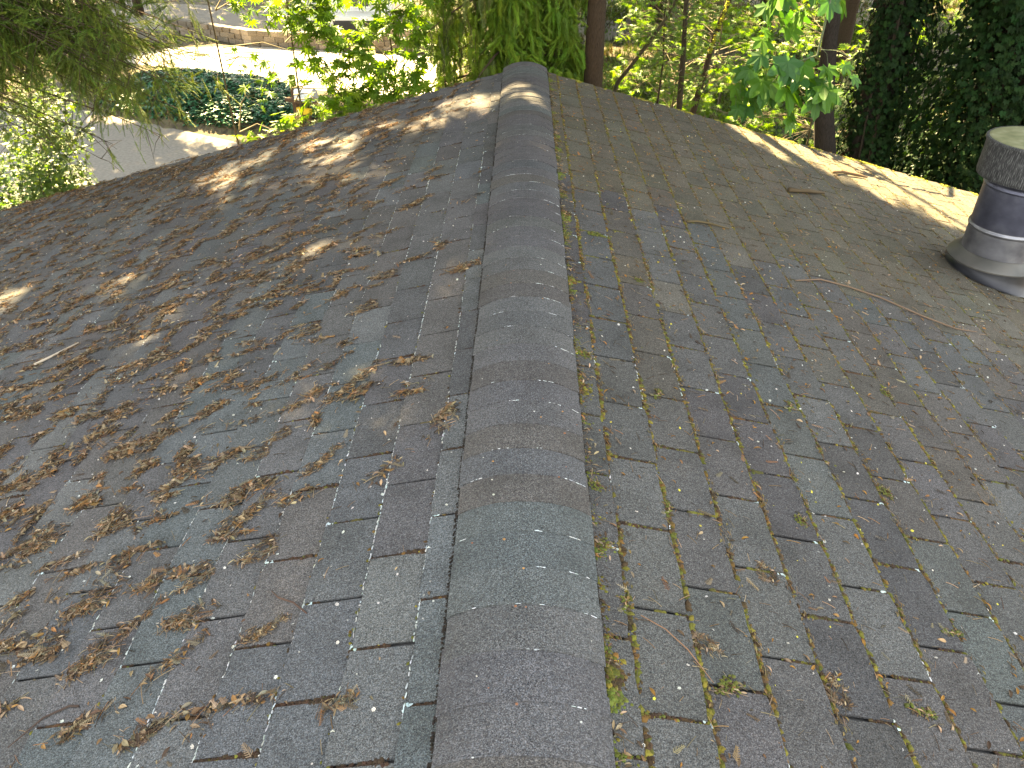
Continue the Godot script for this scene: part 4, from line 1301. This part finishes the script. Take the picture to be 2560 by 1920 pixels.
func build_roof_litter() -> void:
	var needles := Copies.new()
	var leaves := Copies.new()
	var twigs := Copies.new()
	var noise := FastNoiseLite.new()
	noise.seed = 21
	noise.frequency = 1.6
	# clusters that gather along the butts and slots of the left slope
	var made := 0
	for j in joints:
		if j[0] > 0: continue
		for again in 7:
			var d: float = j[1] + R(-0.01, 0.03)
			var z: float = j[2] + (R(-0.03, 0.03) if again == 0 else R(0, TAB))
			var o := slope_frame(-1, d, z).origin
			if not in_view(o): continue
			var h := heap(d, z) * (0.75 + 0.9 * noise.get_noise_2d(d * 1.1, z * 0.9))
			if again > 0: h *= 0.75
			if rng.randf() > h * 0.98: continue
			var away := (o - EYE).length()
			var n := int(R(12, 120) * clampf(3.2 / away, 0.55, 1.0))
			# along the slot, along the butt, or aslant where the rain left it
			var axis := R(-0.35, 0.45)
			if again == 1: axis = PI / 2 + R(-0.25, 0.25)
			elif again >= 2: axis = R(-0.2, 1.0)
			var l := R(0.04, 0.14)
			var w := R(0.012, 0.045)
			if axis < 0.4: d -= l * R(0.1, 0.6)
			made += 1
			for k in n:
				var u := (rng.randf() + rng.randf() - 1.0) * l
				var v := (rng.randf() + rng.randf() - 1.0) * w
				var dd := d + u * cos(axis) - v * sin(axis)
				var zz := z + u * sin(axis) + v * cos(axis)
				if dd < 0.21: continue
				var turn := axis + R(-1.5, 1.5)
				var lift := R(0.0, 0.014) * (1.0 - absf(v) / w)
				var pick := rng.randf()
				if pick < 0.4:
					var s := R(0.02, 0.06)
					needles.add(lying(-1, dd, zz, turn, Vector3(s * R(0.5, 1.1), s * 0.6, s), lift * 0.7), brown())
				elif pick < 0.88:
					var s := R(0.010, 0.032)
					leaves.add(lying(-1, dd, zz, turn, Vector3(s * R(0.6, 1.2), s * 0.7, s), lift * 0.7, 0.4), brown())
				else:
					var s := R(0.02, 0.05)
					twigs.add(lying(-1, dd, zz, turn, Vector3(s, s, s), lift, 0.3), brown())
	# stray pieces on both slopes and the caps' sides
	for i in 17000:
		var s := -1.0 if rng.randf() < 0.4 else 1.0
		var d := R(0.2, 5.4)
		var z := R(FAR_END + 0.03, -0.5)
		if s < 0 and rng.randf() > heap(d, z) + 0.12: continue
		if not in_view(slope_frame(s, d, z).origin): continue
		var pick := rng.randf()
		var q := R(0.012, 0.045)
		if pick < 0.55: needles.add(lying(s, d, z, R(0, TAU), Vector3(q * 1.1, q, q), 0.001), brown())
		elif pick < 0.85: leaves.add(lying(s, d, z, R(0, TAU), Vector3(q, q, q) * 0.6, 0.0, 0.4), brown() if s < 0 or rng.randf() < 0.6 else vary(Color(0.22, 0.11, 0.02), 0.3))
		else: twigs.add(lying(s, d, z, R(0, TAU), Vector3(q, q, q), 0.001), brown())
	# litter caught along the right slope's joints
	for i in 9000:
		var d := 0.267 + EXPOSED * (rng.randi() % 30) + R(-0.004, 0.016)
		var z := R(FAR_END + 0.03, -0.5)
		if not in_view(slope_frame(1, d, z).origin) or noise.get_noise_2d(d * 2.0 + 30.0, z * 2.0) < 0.0: continue
		for k in 1 + rng.randi() % 5:
			var q := R(0.008, 0.03)
			var t := lying(1, d + R(-0.01, 0.015), z + R(-0.03, 0.03), R(-0.6, 0.6) + PI / 2, Vector3(q * 1.3, q, q), R(0, 0.006))
			if k % 3: needles.add(t, brown())
			else: leaves.add(t.scaled_local(Vector3.ONE * 0.55), vary(Color(0.12, 0.085, 0.03), 0.5))
	# and along the right edge of the caps
	for i in 1500:
		var z := R(FAR_END + 0.05, -0.5)
		if noise.get_noise_2d(33.0, z * 1.9) + R(-0.2, 0.2) < -0.02: continue
		var d := 0.196 + absf(R(0, 1) * R(0, 0.075))
		var q := R(0.01, 0.04)
		var t := lying(1, d, z, R(-1.6, 1.6), Vector3(q * 0.8, q * 0.7, q), R(0, 0.008), 0.4)
		if rng.randf() < 0.6: needles.add(t, brown())
		else: leaves.add(t.scaled_local(Vector3.ONE * 0.6), brown())
	tag(scatter("fallen_needles", needles, M.s_needle, M.litter, self), "brown conifer needles lying thick over the left slope", "needles", "", "stuff")
	tag(scatter("fallen_leaves", leaves, M.s_leaf, M.litter, self), "small dry curled leaves strewn over the shingles", "leaves", "", "stuff")
	tag(scatter("cedar_scraps", twigs, M.s_twig, M.litter, self), "dry brown scraps of cedar spray among the needles", "cedar scraps", "", "stuff")

	# lichen: pale chips along the butts, most on the left slope and the cap edges
	var chips := Copies.new()
	for j in joints:
		var s: float = j[0]
		var d: float = j[1]
		var z0: float = j[2]
		if not in_view(slope_frame(s, d, z0).origin): continue
		var away := (slope_frame(s, d, z0).origin - EYE).length()
		if away > 5.5: continue
		var on := (0.9 if d < 1.0 else 0.7 if d < 1.8 else 0.35) if s < 0 else (0.2 if noise.get_noise_2d(d, z0 + 9.0) > 0.0 else 0.06)
		var z := z0
		var run := rng.randf() < on
		while z < z0 + TAB:
			if rng.randf() < 0.12: run = rng.randf() < on
			var l := R(0.004, 0.016)
			if run and rng.randf() < 0.75:
				var t := slope_frame(s, d + R(0.0, 0.003), z, R(0.006, 0.0105))
				t.basis = t.basis * Basis(Vector3.UP, R(-0.25, 0.25)) * Basis.from_scale(Vector3(l, R(0.003, 0.006), R(0.0028, 0.006)))
				chips.add(t, vary(Color(0.40, 0.42, 0.40), 0.3))
			z += l * R(0.6, 1.6)
		if rng.randf() < 0.3:
			for k in 5:
				var t := slope_frame(s, d - R(0.0, 0.02), z0 + R(-0.012, 0.012), 0.009)
				t.basis = t.basis * Basis(Vector3.UP, R(0, TAU)) * Basis.from_scale(Vector3(R(0.006, 0.014), 0.006, R(0.005, 0.01)))
				chips.add(t, vary(Color(0.36, 0.44, 0.42), 0.2))
	# on the butts of the caps: short white dashes, mostly right of the ridge line
	var caps := 0
	for o in get_node("house").get_children():
		if not o.name.begins_with("ridge_cap"): continue
		var zc: float = o.position.z
		if zc > -0.5 or zc < -5.2: continue
		for q in [[0.02, 0.1], [0.09, 0.17], [0.12, 0.18], [-0.17, -0.1], [-0.1, 0.05]]:
			if rng.randf() > (0.6 if q[0] > 0 else 0.3): continue
			var x: float = R(q[0], q[1])
			var end: float = x + R(0.015, 0.06)
			while x < minf(end, 0.184):
				var l := R(0.003, 0.012)
				if rng.randf() < 0.3:
					x += l
					continue
				var t := Transform3D(Basis(Vector3.BACK, -atan((cap_y(x - 0.01) - cap_y(x + 0.01)) / 0.02)) * Basis.from_scale(Vector3(l, R(0.0015, 0.003), R(0.0015, 0.004))), Vector3(x, cap_y(x) + 0.00555, zc + R(-0.002, 0.001)))
				chips.add(t, vary(Color(0.42, 0.45, 0.44), 0.2))
				x += l * 0.8
	tag(scatter("lichen", chips, M.s_chip, M.chip, self), "pale lichen crusting the shingle edges", "lichen", "", "stuff")

	# moss: in the joints of the right slope, thick beside the caps, and along the right gable edge; plus painted shade at the cap edges
	var moss := Copies.new()
	for j in joints:
		var s: float = j[0]
		var d: float = j[1]
		var z0: float = j[2]
		var o := slope_frame(s, d, z0).origin
		if not in_view(o): continue
		var thick := (1.0 if d < 1.7 else 0.85) if s > 0 else 0.08
		# along the butt
		var z := z0
		while z < z0 + TAB:
			var k := noise.get_noise_2d(d * 3.0 + 60.0 * s, z * 2.6) * 1.3 + 0.32
			if rng.randf() < thick * clampf(k * 3.0, 0.16, 1.0):
				var q := R(0.005, 0.019 if s > 0 else 0.011)
				var t := slope_frame(s, d + R(-0.004, 0.014), z, 0.004)
				t.basis = t.basis * Basis(Vector3.UP, R(0, TAU)) * Basis.from_scale(Vector3(q * 1.3, q * R(0.7, 1.3), q))
				moss.add(t, vary(mossy(), 0.3))
			z += R(0.0016, 0.0045)
		# up the slot
		if rng.randf() < (0.92 if s > 0 else 0.8):
			var a := R(0.03, 0.165)
			var y := 0.0
			while y < a:
				var q := R(0.004, 0.012)
				var t := slope_frame(s, d - y, z0 + R(-0.007, 0.007), 0.005)
				t.basis = t.basis * Basis(Vector3.UP, R(0, TAU)) * Basis.from_scale(Vector3(q, q * R(0.8, 1.2), q * 1.3))
				moss.add(t, vary(mossy() if rng.randf() < (0.5 if s > 0 else 0.12) else Color(0.035, 0.02, 0.011), 0.35))
				y += R(0.0012, 0.003)
	for i in 12000:
		var z := R(FAR_END + 0.05, -0.6)
		if noise.get_noise_2d(77.0, z * 2.4) + R(-0.25, 0.25) < -0.02: continue
		var q := R(0.004, 0.011)
		var t := slope_frame(1, 0.196 + absf(R(0, 1) * R(0, 0.06)), z, 0.008)
		t.basis = t.basis * Basis(Vector3.UP, R(0, TAU)) * Basis.from_scale(Vector3(q, q * R(0.6, 1.2), q))
		if noise.get_noise_2d(77.0, z * 2.4) > 0.22: t.basis = t.basis * 1.7
		moss.add(t, vary(Color(0.085, 0.10, 0.015) if noise.get_noise_2d(17.0, z * 3.0) > 0.05 else mossy(), 0.35))
	for i in 4200:
		var d := R(0.4, 5.6)
		var z := FAR_END + absf(R(0, 1) * R(0, 1)) * 0.07
		var q := R(0.007, 0.02)
		if noise.get_noise_2d(d * 2.0, 140.0) + R(-0.2, 0.2) < 0.2: continue
		var t := slope_frame(1, d, z, 0.008)
		t.basis = t.basis * Basis(Vector3.UP, R(0, TAU)) * Basis.from_scale(Vector3(q, q, q))
		moss.add(t, vary(Color(0.17, 0.16, 0.015), 0.35))
	for i in 5000:  # near-black bits painted as the shade under both cap edges
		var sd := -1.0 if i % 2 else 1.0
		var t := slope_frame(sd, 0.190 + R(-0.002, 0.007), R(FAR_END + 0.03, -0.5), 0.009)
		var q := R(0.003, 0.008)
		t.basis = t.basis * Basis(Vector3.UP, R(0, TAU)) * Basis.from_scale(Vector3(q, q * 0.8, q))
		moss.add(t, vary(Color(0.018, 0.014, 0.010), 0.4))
	# fine green specks over the far right slope
	for i in 9000:
		var d := R(0.3, 5.4)
		var z := R(FAR_END + 0.05, -1.6)
		if rng.randf() > 0.25 + 0.75 * smoothstep(-2.0, -5.0, z): continue
		if not in_view(slope_frame(1, d, z).origin): continue
		var q := R(0.004, 0.011)
		var t := slope_frame(1, d, z, 0.006)
		t.basis = t.basis * Basis(Vector3.UP, R(0, TAU)) * Basis.from_scale(Vector3(q * R(1, 2), q * 0.6, q))
		moss.add(t, vary(mossy(), 0.4))
	# thick cushions that fill whole slots
	var pads := Copies.new()
	for j in joints:
		var s: float = j[0]
		if rng.randf() > (0.5 if s > 0 else 0.16): continue
		if not in_view(slope_frame(s, j[1], j[2]).origin): continue
		var a := R(0.0, 0.11)
		var c := vary([Color(0.055, 0.03, 0.012), Color(0.06, 0.05, 0.012), Color(0.085, 0.08, 0.012), Color(0.045, 0.027, 0.013)][rng.randi() % 4], 0.25)
		for k in 3 + rng.randi() % 9:
			var q := R(0.010, 0.019)
			var t := slope_frame(s, j[1] - a, j[2] + R(-0.003, 0.003), 0.004)
			t.basis = t.basis * Basis(Vector3.UP, R(0, TAU)) * Basis.from_scale(Vector3(q, q * R(0.6, 0.9), q * 1.15))
			pads.add(t, vary(c, 0.2))
			a += q * R(0.35, 0.6)
			if a > 0.165: break
	tag(scatter("moss_cushions", pads, M.s_cushion, M.moss, self), "thick brown and olive moss cushions filling slots between shingles", "moss", "", "stuff")
	tag(scatter("moss", moss, M.s_moss, M.moss, self), "olive green moss growing in the shingle joints right of the ridge, with near black bits painted as shade along the cap edges", "moss", "", "stuff")

	# blossom: white specks everywhere, yellow ones on the right
	var petals := Copies.new()
	for i in 3000:
		var s := -1.0 if rng.randf() < 0.5 else 1.0
		var d := R(0.2, 5.0)
		var z := R(FAR_END + 0.05, -0.6)
		if not in_view(slope_frame(s, d, z).origin): continue
		var q := R(0.004, 0.012)
		var c := vary(Color(0.55, 0.54, 0.48), 0.2)
		if s > 0 and rng.randf() < 0.35: c = vary(Color(0.5, 0.48, 0.04), 0.25)
		petals.add(lying(s, d, z, R(0, TAU), Vector3(q, q, q), 0.0, 0.5), c)
	for i in 50:
		var x := R(-0.17, 0.17)
		var z := R(-5, -0.8)
		var q := R(0.004, 0.009)
		petals.add(Transform3D(Basis(Vector3.UP, R(0, TAU)) * Basis.from_scale(Vector3.ONE * q), Vector3(x, cap_y(x) + 0.0055, z)), vary([Color(0.4, 0.22, 0.05), Color(0.5, 0.5, 0.42), Color(0.25, 0.1, 0.04)][rng.randi() % 3], 0.2))
	tag(scatter("blossom_specks", petals, M.s_petal, M.litter, self), "white and yellow blossom specks strewn on the shingles", "blossom", "", "stuff")
	build_clumps()

func mossy() -> Color:
	return [Color(0.07, 0.07, 0.010), Color(0.10, 0.058, 0.014), Color(0.08, 0.076, 0.011), Color(0.04, 0.026, 0.012), Color(0.12, 0.105, 0.014), Color(0.05, 0.032, 0.014)][rng.randi() % 6]

func pile(n: int, l: float, w: float, sd: int, moss_share := 0.0) -> ArrayMesh:
	var st := SurfaceTool.new()
	st.begin(Mesh.PRIMITIVE_TRIANGLES)
	var shapes := [M.s_needle, M.s_leaf, M.s_twig, M.s_moss]
	var out := ArrayMesh.new()
	var arrays := []
	var verts := PackedVector3Array()
	var norms := PackedVector3Array()
	var cols := PackedColorArray()
	var index := PackedInt32Array()
	var hubs := []
	for i in 6: hubs.append(Vector2(R(-0.8, 0.8) * l, R(-0.7, 0.7) * w))
	for i in n:
		var hub: Vector2 = hubs[rng.randi() % 6]
		var u := hub.x + (rng.randf() + rng.randf() - 1.0) * l * 0.55
		var v := hub.y + (rng.randf() + rng.randf() - 1.0) * w * 0.6
		var high := 0.011 * clampf(1.0 - absf(u / l), 0, 1)
		var kind: int = 3 if rng.randf() < moss_share else [0, 0, 0, 1, 1, 1, 1, 2][rng.randi() % 8]
		var s := R(0.016, 0.055) if kind != 1 else R(0.009, 0.026)
		if kind == 3: s = R(0.007, 0.017)
		var c := brown() if kind != 3 else vary(Color(0.09, 0.10, 0.016), 0.3)
		var t := Transform3D(Basis(Vector3.UP, R(-1.4, 1.4)) * Basis(Vector3.RIGHT, R(-0.3, 0.3)) * Basis(Vector3.BACK, R(-0.5, 0.5)) * Basis.from_scale(Vector3(s * R(0.45, 0.9), s * 0.6, s)), Vector3(v, R(0, high), u))
		var src: Array = shapes[kind].surface_get_arrays(0)
		var at := verts.size()
		var nb := t.basis.inverse().transposed()
		for k in src[Mesh.ARRAY_VERTEX].size():
			verts.append(t * src[Mesh.ARRAY_VERTEX][k])
			norms.append((nb * src[Mesh.ARRAY_NORMAL][k]).normalized())
			cols.append(c)
		if src[Mesh.ARRAY_INDEX] != null:
			for k in src[Mesh.ARRAY_INDEX]: index.append(at + k)
		else:
			for k in src[Mesh.ARRAY_VERTEX].size(): index.append(at + k)
	arrays.resize(Mesh.ARRAY_MAX)
	arrays[Mesh.ARRAY_VERTEX] = verts
	arrays[Mesh.ARRAY_NORMAL] = norms
	arrays[Mesh.ARRAY_COLOR] = cols
	arrays[Mesh.ARRAY_INDEX] = index
	out.add_surface_from_arrays(Mesh.PRIMITIVE_TRIANGLES, arrays)
	return out


# which shingle course something lies on, and how far along the roof
func whereabouts(d: float, z: float) -> String:
	var nth := ["first", "second", "third", "fourth", "fifth", "sixth", "seventh", "eighth", "ninth", "tenth", "eleventh", "twelfth", "thirteenth", "fourteenth", "fifteenth", "sixteenth", "seventeenth", "eighteenth"]
	var far := "at the bottom of the picture"
	for e in [[-1.3, "low down"], [-1.6, "a little below halfway"], [-1.95, "about halfway up"], [-2.3, "beside the sunlit patch"], [-2.8, "just above the sunlit patch"], [-3.4, "level with the curved twig"], [-4.0, "level with the flue pipe"], [-4.9, "towards the gable end"]]:
		if z < e[0]: far = e[1]
	return "%s course from the ridge, %s" % [nth[clampi(int((d - 0.10) / EXPOSED), 0, 17)], far]

func build_clumps() -> void:
	var kinds := [pile(230, 0.10, 0.05, 1), pile(170, 0.075, 0.05, 2), pile(260, 0.12, 0.05, 3), pile(120, 0.06, 0.04, 4)]
	var mossy_kinds := [pile(90, 0.06, 0.032, 5, 0.5), pile(70, 0.05, 0.028, 6, 0.4)]
	for e in [[0.90, -1.36, "longest brown needle clump low on the left slope, beside the third course from the ridge"], [0.98, -1.51, ""], [1.13, -1.51, ""], [1.26, -1.51, ""], [1.38, -1.34, "rounded clump of leaf bits near the lower left corner"], [1.15, -1.32, ""],
			[0.80, -1.57, "orange tinged clump of needles on the bare lower left shingles"], [0.99, -1.85, ""], [1.18, -2.06, ""], [0.96, -2.06, ""], [0.90, -2.15, ""], [0.69, -1.96, "small fan of needles on the teal shingle left of the ridge"],
			[0.81, -2.39, "needle clump left of the sunlit patch on the left slope"], [0.70, -2.37, "loose needle clump right of the sunlit patch on the left slope"], [0.69, -3.31, ""], [0.29, -3.18, "clump of needles touching the left edge of the ridge caps"],
			[1.99, -3.62, ""], [1.63, -1.83, ""], [1.41, -1.82, ""], [2.31, -2.73, ""], [0.90, -1.76, ""], [0.69, -1.28, "little red brown scrap of cedar left of the ridge"], [0.86, -4.71, ""], [0.64, -4.22, ""], [0.98, -2.91, ""], [0.88, -3.21, ""], [0.73, -3.01, ""],
			[2.0, -2.2, ""], [2.3, -3.2, ""], [1.7, -2.6, ""], [1.5, -3.2, ""], [1.45, -2.3, ""], [2.7, -4.0, ""], [1.2, -3.7, ""], [1.6, -4.4, ""], [2.9, -3.5, ""], [1.9, -5.0, ""]]:
		var t := slope_frame(-1, e[0], e[1], 0.012)
		var big := 0.75 if e[1] > -1.3 and e[0] < 0.75 else 1.0
		t.basis = t.basis * Basis(Vector3.UP, R(-0.15, 0.75)) * Basis.from_scale(Vector3(1, 1, 1) * R(0.8, 1.15) * big)
		var o := put("needle_clump", kinds[rng.randi() % 4], M.litter, self, t)
		if e[2]: tag(o, e[2], "needle clump", "needle clumps on the left slope")
		else: tag(o, "brown needle clump on %s" % whereabouts(e[0], e[1]), "needle clump", "needle clumps on the left slope")
	for e in [[0.26, -1.28, "bright orange tuft of cedar scraps right of the ridge caps, near the bottom"], [0.23, -1.47, "brown tangle of needles against the right edge of the caps"], [0.22, -1.71, "smaller tangle of needles and petals above the brown one at the cap edge"], [0.24, -2.44, "litter heap halfway up the right edge of the caps"],
			[0.71, -1.49, "litter filled slot two courses right of the orange tuft"], [0.80, -1.13, ""], [1.02, -1.12, "mossy yellow brown tuft near the lower right corner"], [1.06, -2.41, ""], [0.38, -3.62, "bright green moss pad right of the ridge"], [0.51, -1.09, ""], [0.46, -1.20, ""],
			[0.55, -3.21, ""], [0.50, -2.28, ""], [0.44, -1.67, ""], [1.08, -3.11, ""], [0.9, -1.75, ""], [1.3, -2.0, ""], [1.25, -1.4, ""], [1.6, -2.7, ""]]:
		var t := slope_frame(1, e[0], e[1], 0.009)
		t.basis = t.basis * Basis(Vector3.UP, R(-0.4, 0.4) + (PI / 2 if rng.randf() < 0.5 else 0.0)) * Basis.from_scale(Vector3.ONE * R(0.65, 0.9))
		var o := put("mossy_clump", mossy_kinds[rng.randi() % 2] if rng.randf() < 0.7 else kinds[3], M.litter, self, t)
		if e[2].begins_with("bright green"):
			o.mesh = pile(150, 0.055, 0.028, 8, 0.93)
		if e[2]: tag(o, e[2], "clump", "clumps on the right slope")
		else: tag(o, "small mossy clump on %s" % whereabouts(e[0], e[1]), "clump", "clumps on the right slope")
	# twigs and sticks that can be told apart
	for e in [["fallen_twig", "long thin curved twig lying uphill of the flue pipe on right slope", 1.0, [[1.48, -3.67], [1.66, -3.78], [1.83, -3.78], [2.01, -3.74], [2.21, -3.63], [2.39, -3.58], [2.53, -3.61]], 0.0045, Color(0.13, 0.09, 0.055)],
			["fallen_stick", "short thick mossy stick on upper right slope", 1.0, [[1.93, -5.29], [2.02, -5.33], [2.11, -5.39], [2.26, -5.45]], 0.016, Color(0.07, 0.05, 0.025)],
			["fallen_stick", "dark stick lying at edge of the sunlit strip", 1.0, [[2.6, -6.16], [2.7, -6.24], [2.86, -6.28], [2.95, -6.29]], 0.013, Color(0.10, 0.06, 0.03)],
			["fallen_stick", "pale straight stick at the left edge of the littered slope", -1.0, [[2.56, -3.22], [2.48, -3.28], [2.38, -3.36]], 0.007, Color(0.34, 0.29, 0.22)],
			["fallen_twig", "thin dark twig among needles in the lower left corner", -1.0, [[1.16, -1.12], [1.19, -1.125], [1.25, -1.10], [1.31, -1.03]], 0.003, Color(0.05, 0.035, 0.025)],
			["fallen_twig", "fine twig on the upper right slope just past the ridge", 1.0, [[0.95, -4.13], [1.02, -4.17], [1.1, -4.19], [1.22, -4.19]], 0.006, Color(0.08, 0.06, 0.03)],
			["fallen_twig", "hair thin twig trailing from the orange cedar tuft", 1.0, [[0.30, -1.25], [0.36, -1.22], [0.41, -1.17], [0.46, -1.09]], 0.0016, Color(0.2, 0.11, 0.06)],
			["fallen_twig", "dark thin twig on lower left shingles below the orange clump", -1.0, [[0.58, -1.30], [0.63, -1.345], [0.68, -1.37], [0.71, -1.40]], 0.0022, Color(0.07, 0.04, 0.03)]]:
		var st := begin(true)
		st.set_color(e[5])
		var pts := PackedVector3Array()
		var rad := PackedFloat32Array()
		for p in e[3]:
			pts.append(slope_frame(e[2], p[0], p[1], 0.0125 + e[4] + R(0, 0.003)).origin)
			rad.append(e[4] * R(0.8, 1.1))
		rad[rad.size() - 1] *= 0.5
		var centre := pts[0]
		for i in pts.size(): pts[i] -= centre
		tube(st, pts, rad, 6)
		var o := put(e[0], done(st), M.twig, self, Transform3D(Basis(), centre))
		tag(o, e[1], "twig" if e[0] == "fallen_twig" else "stick", "")
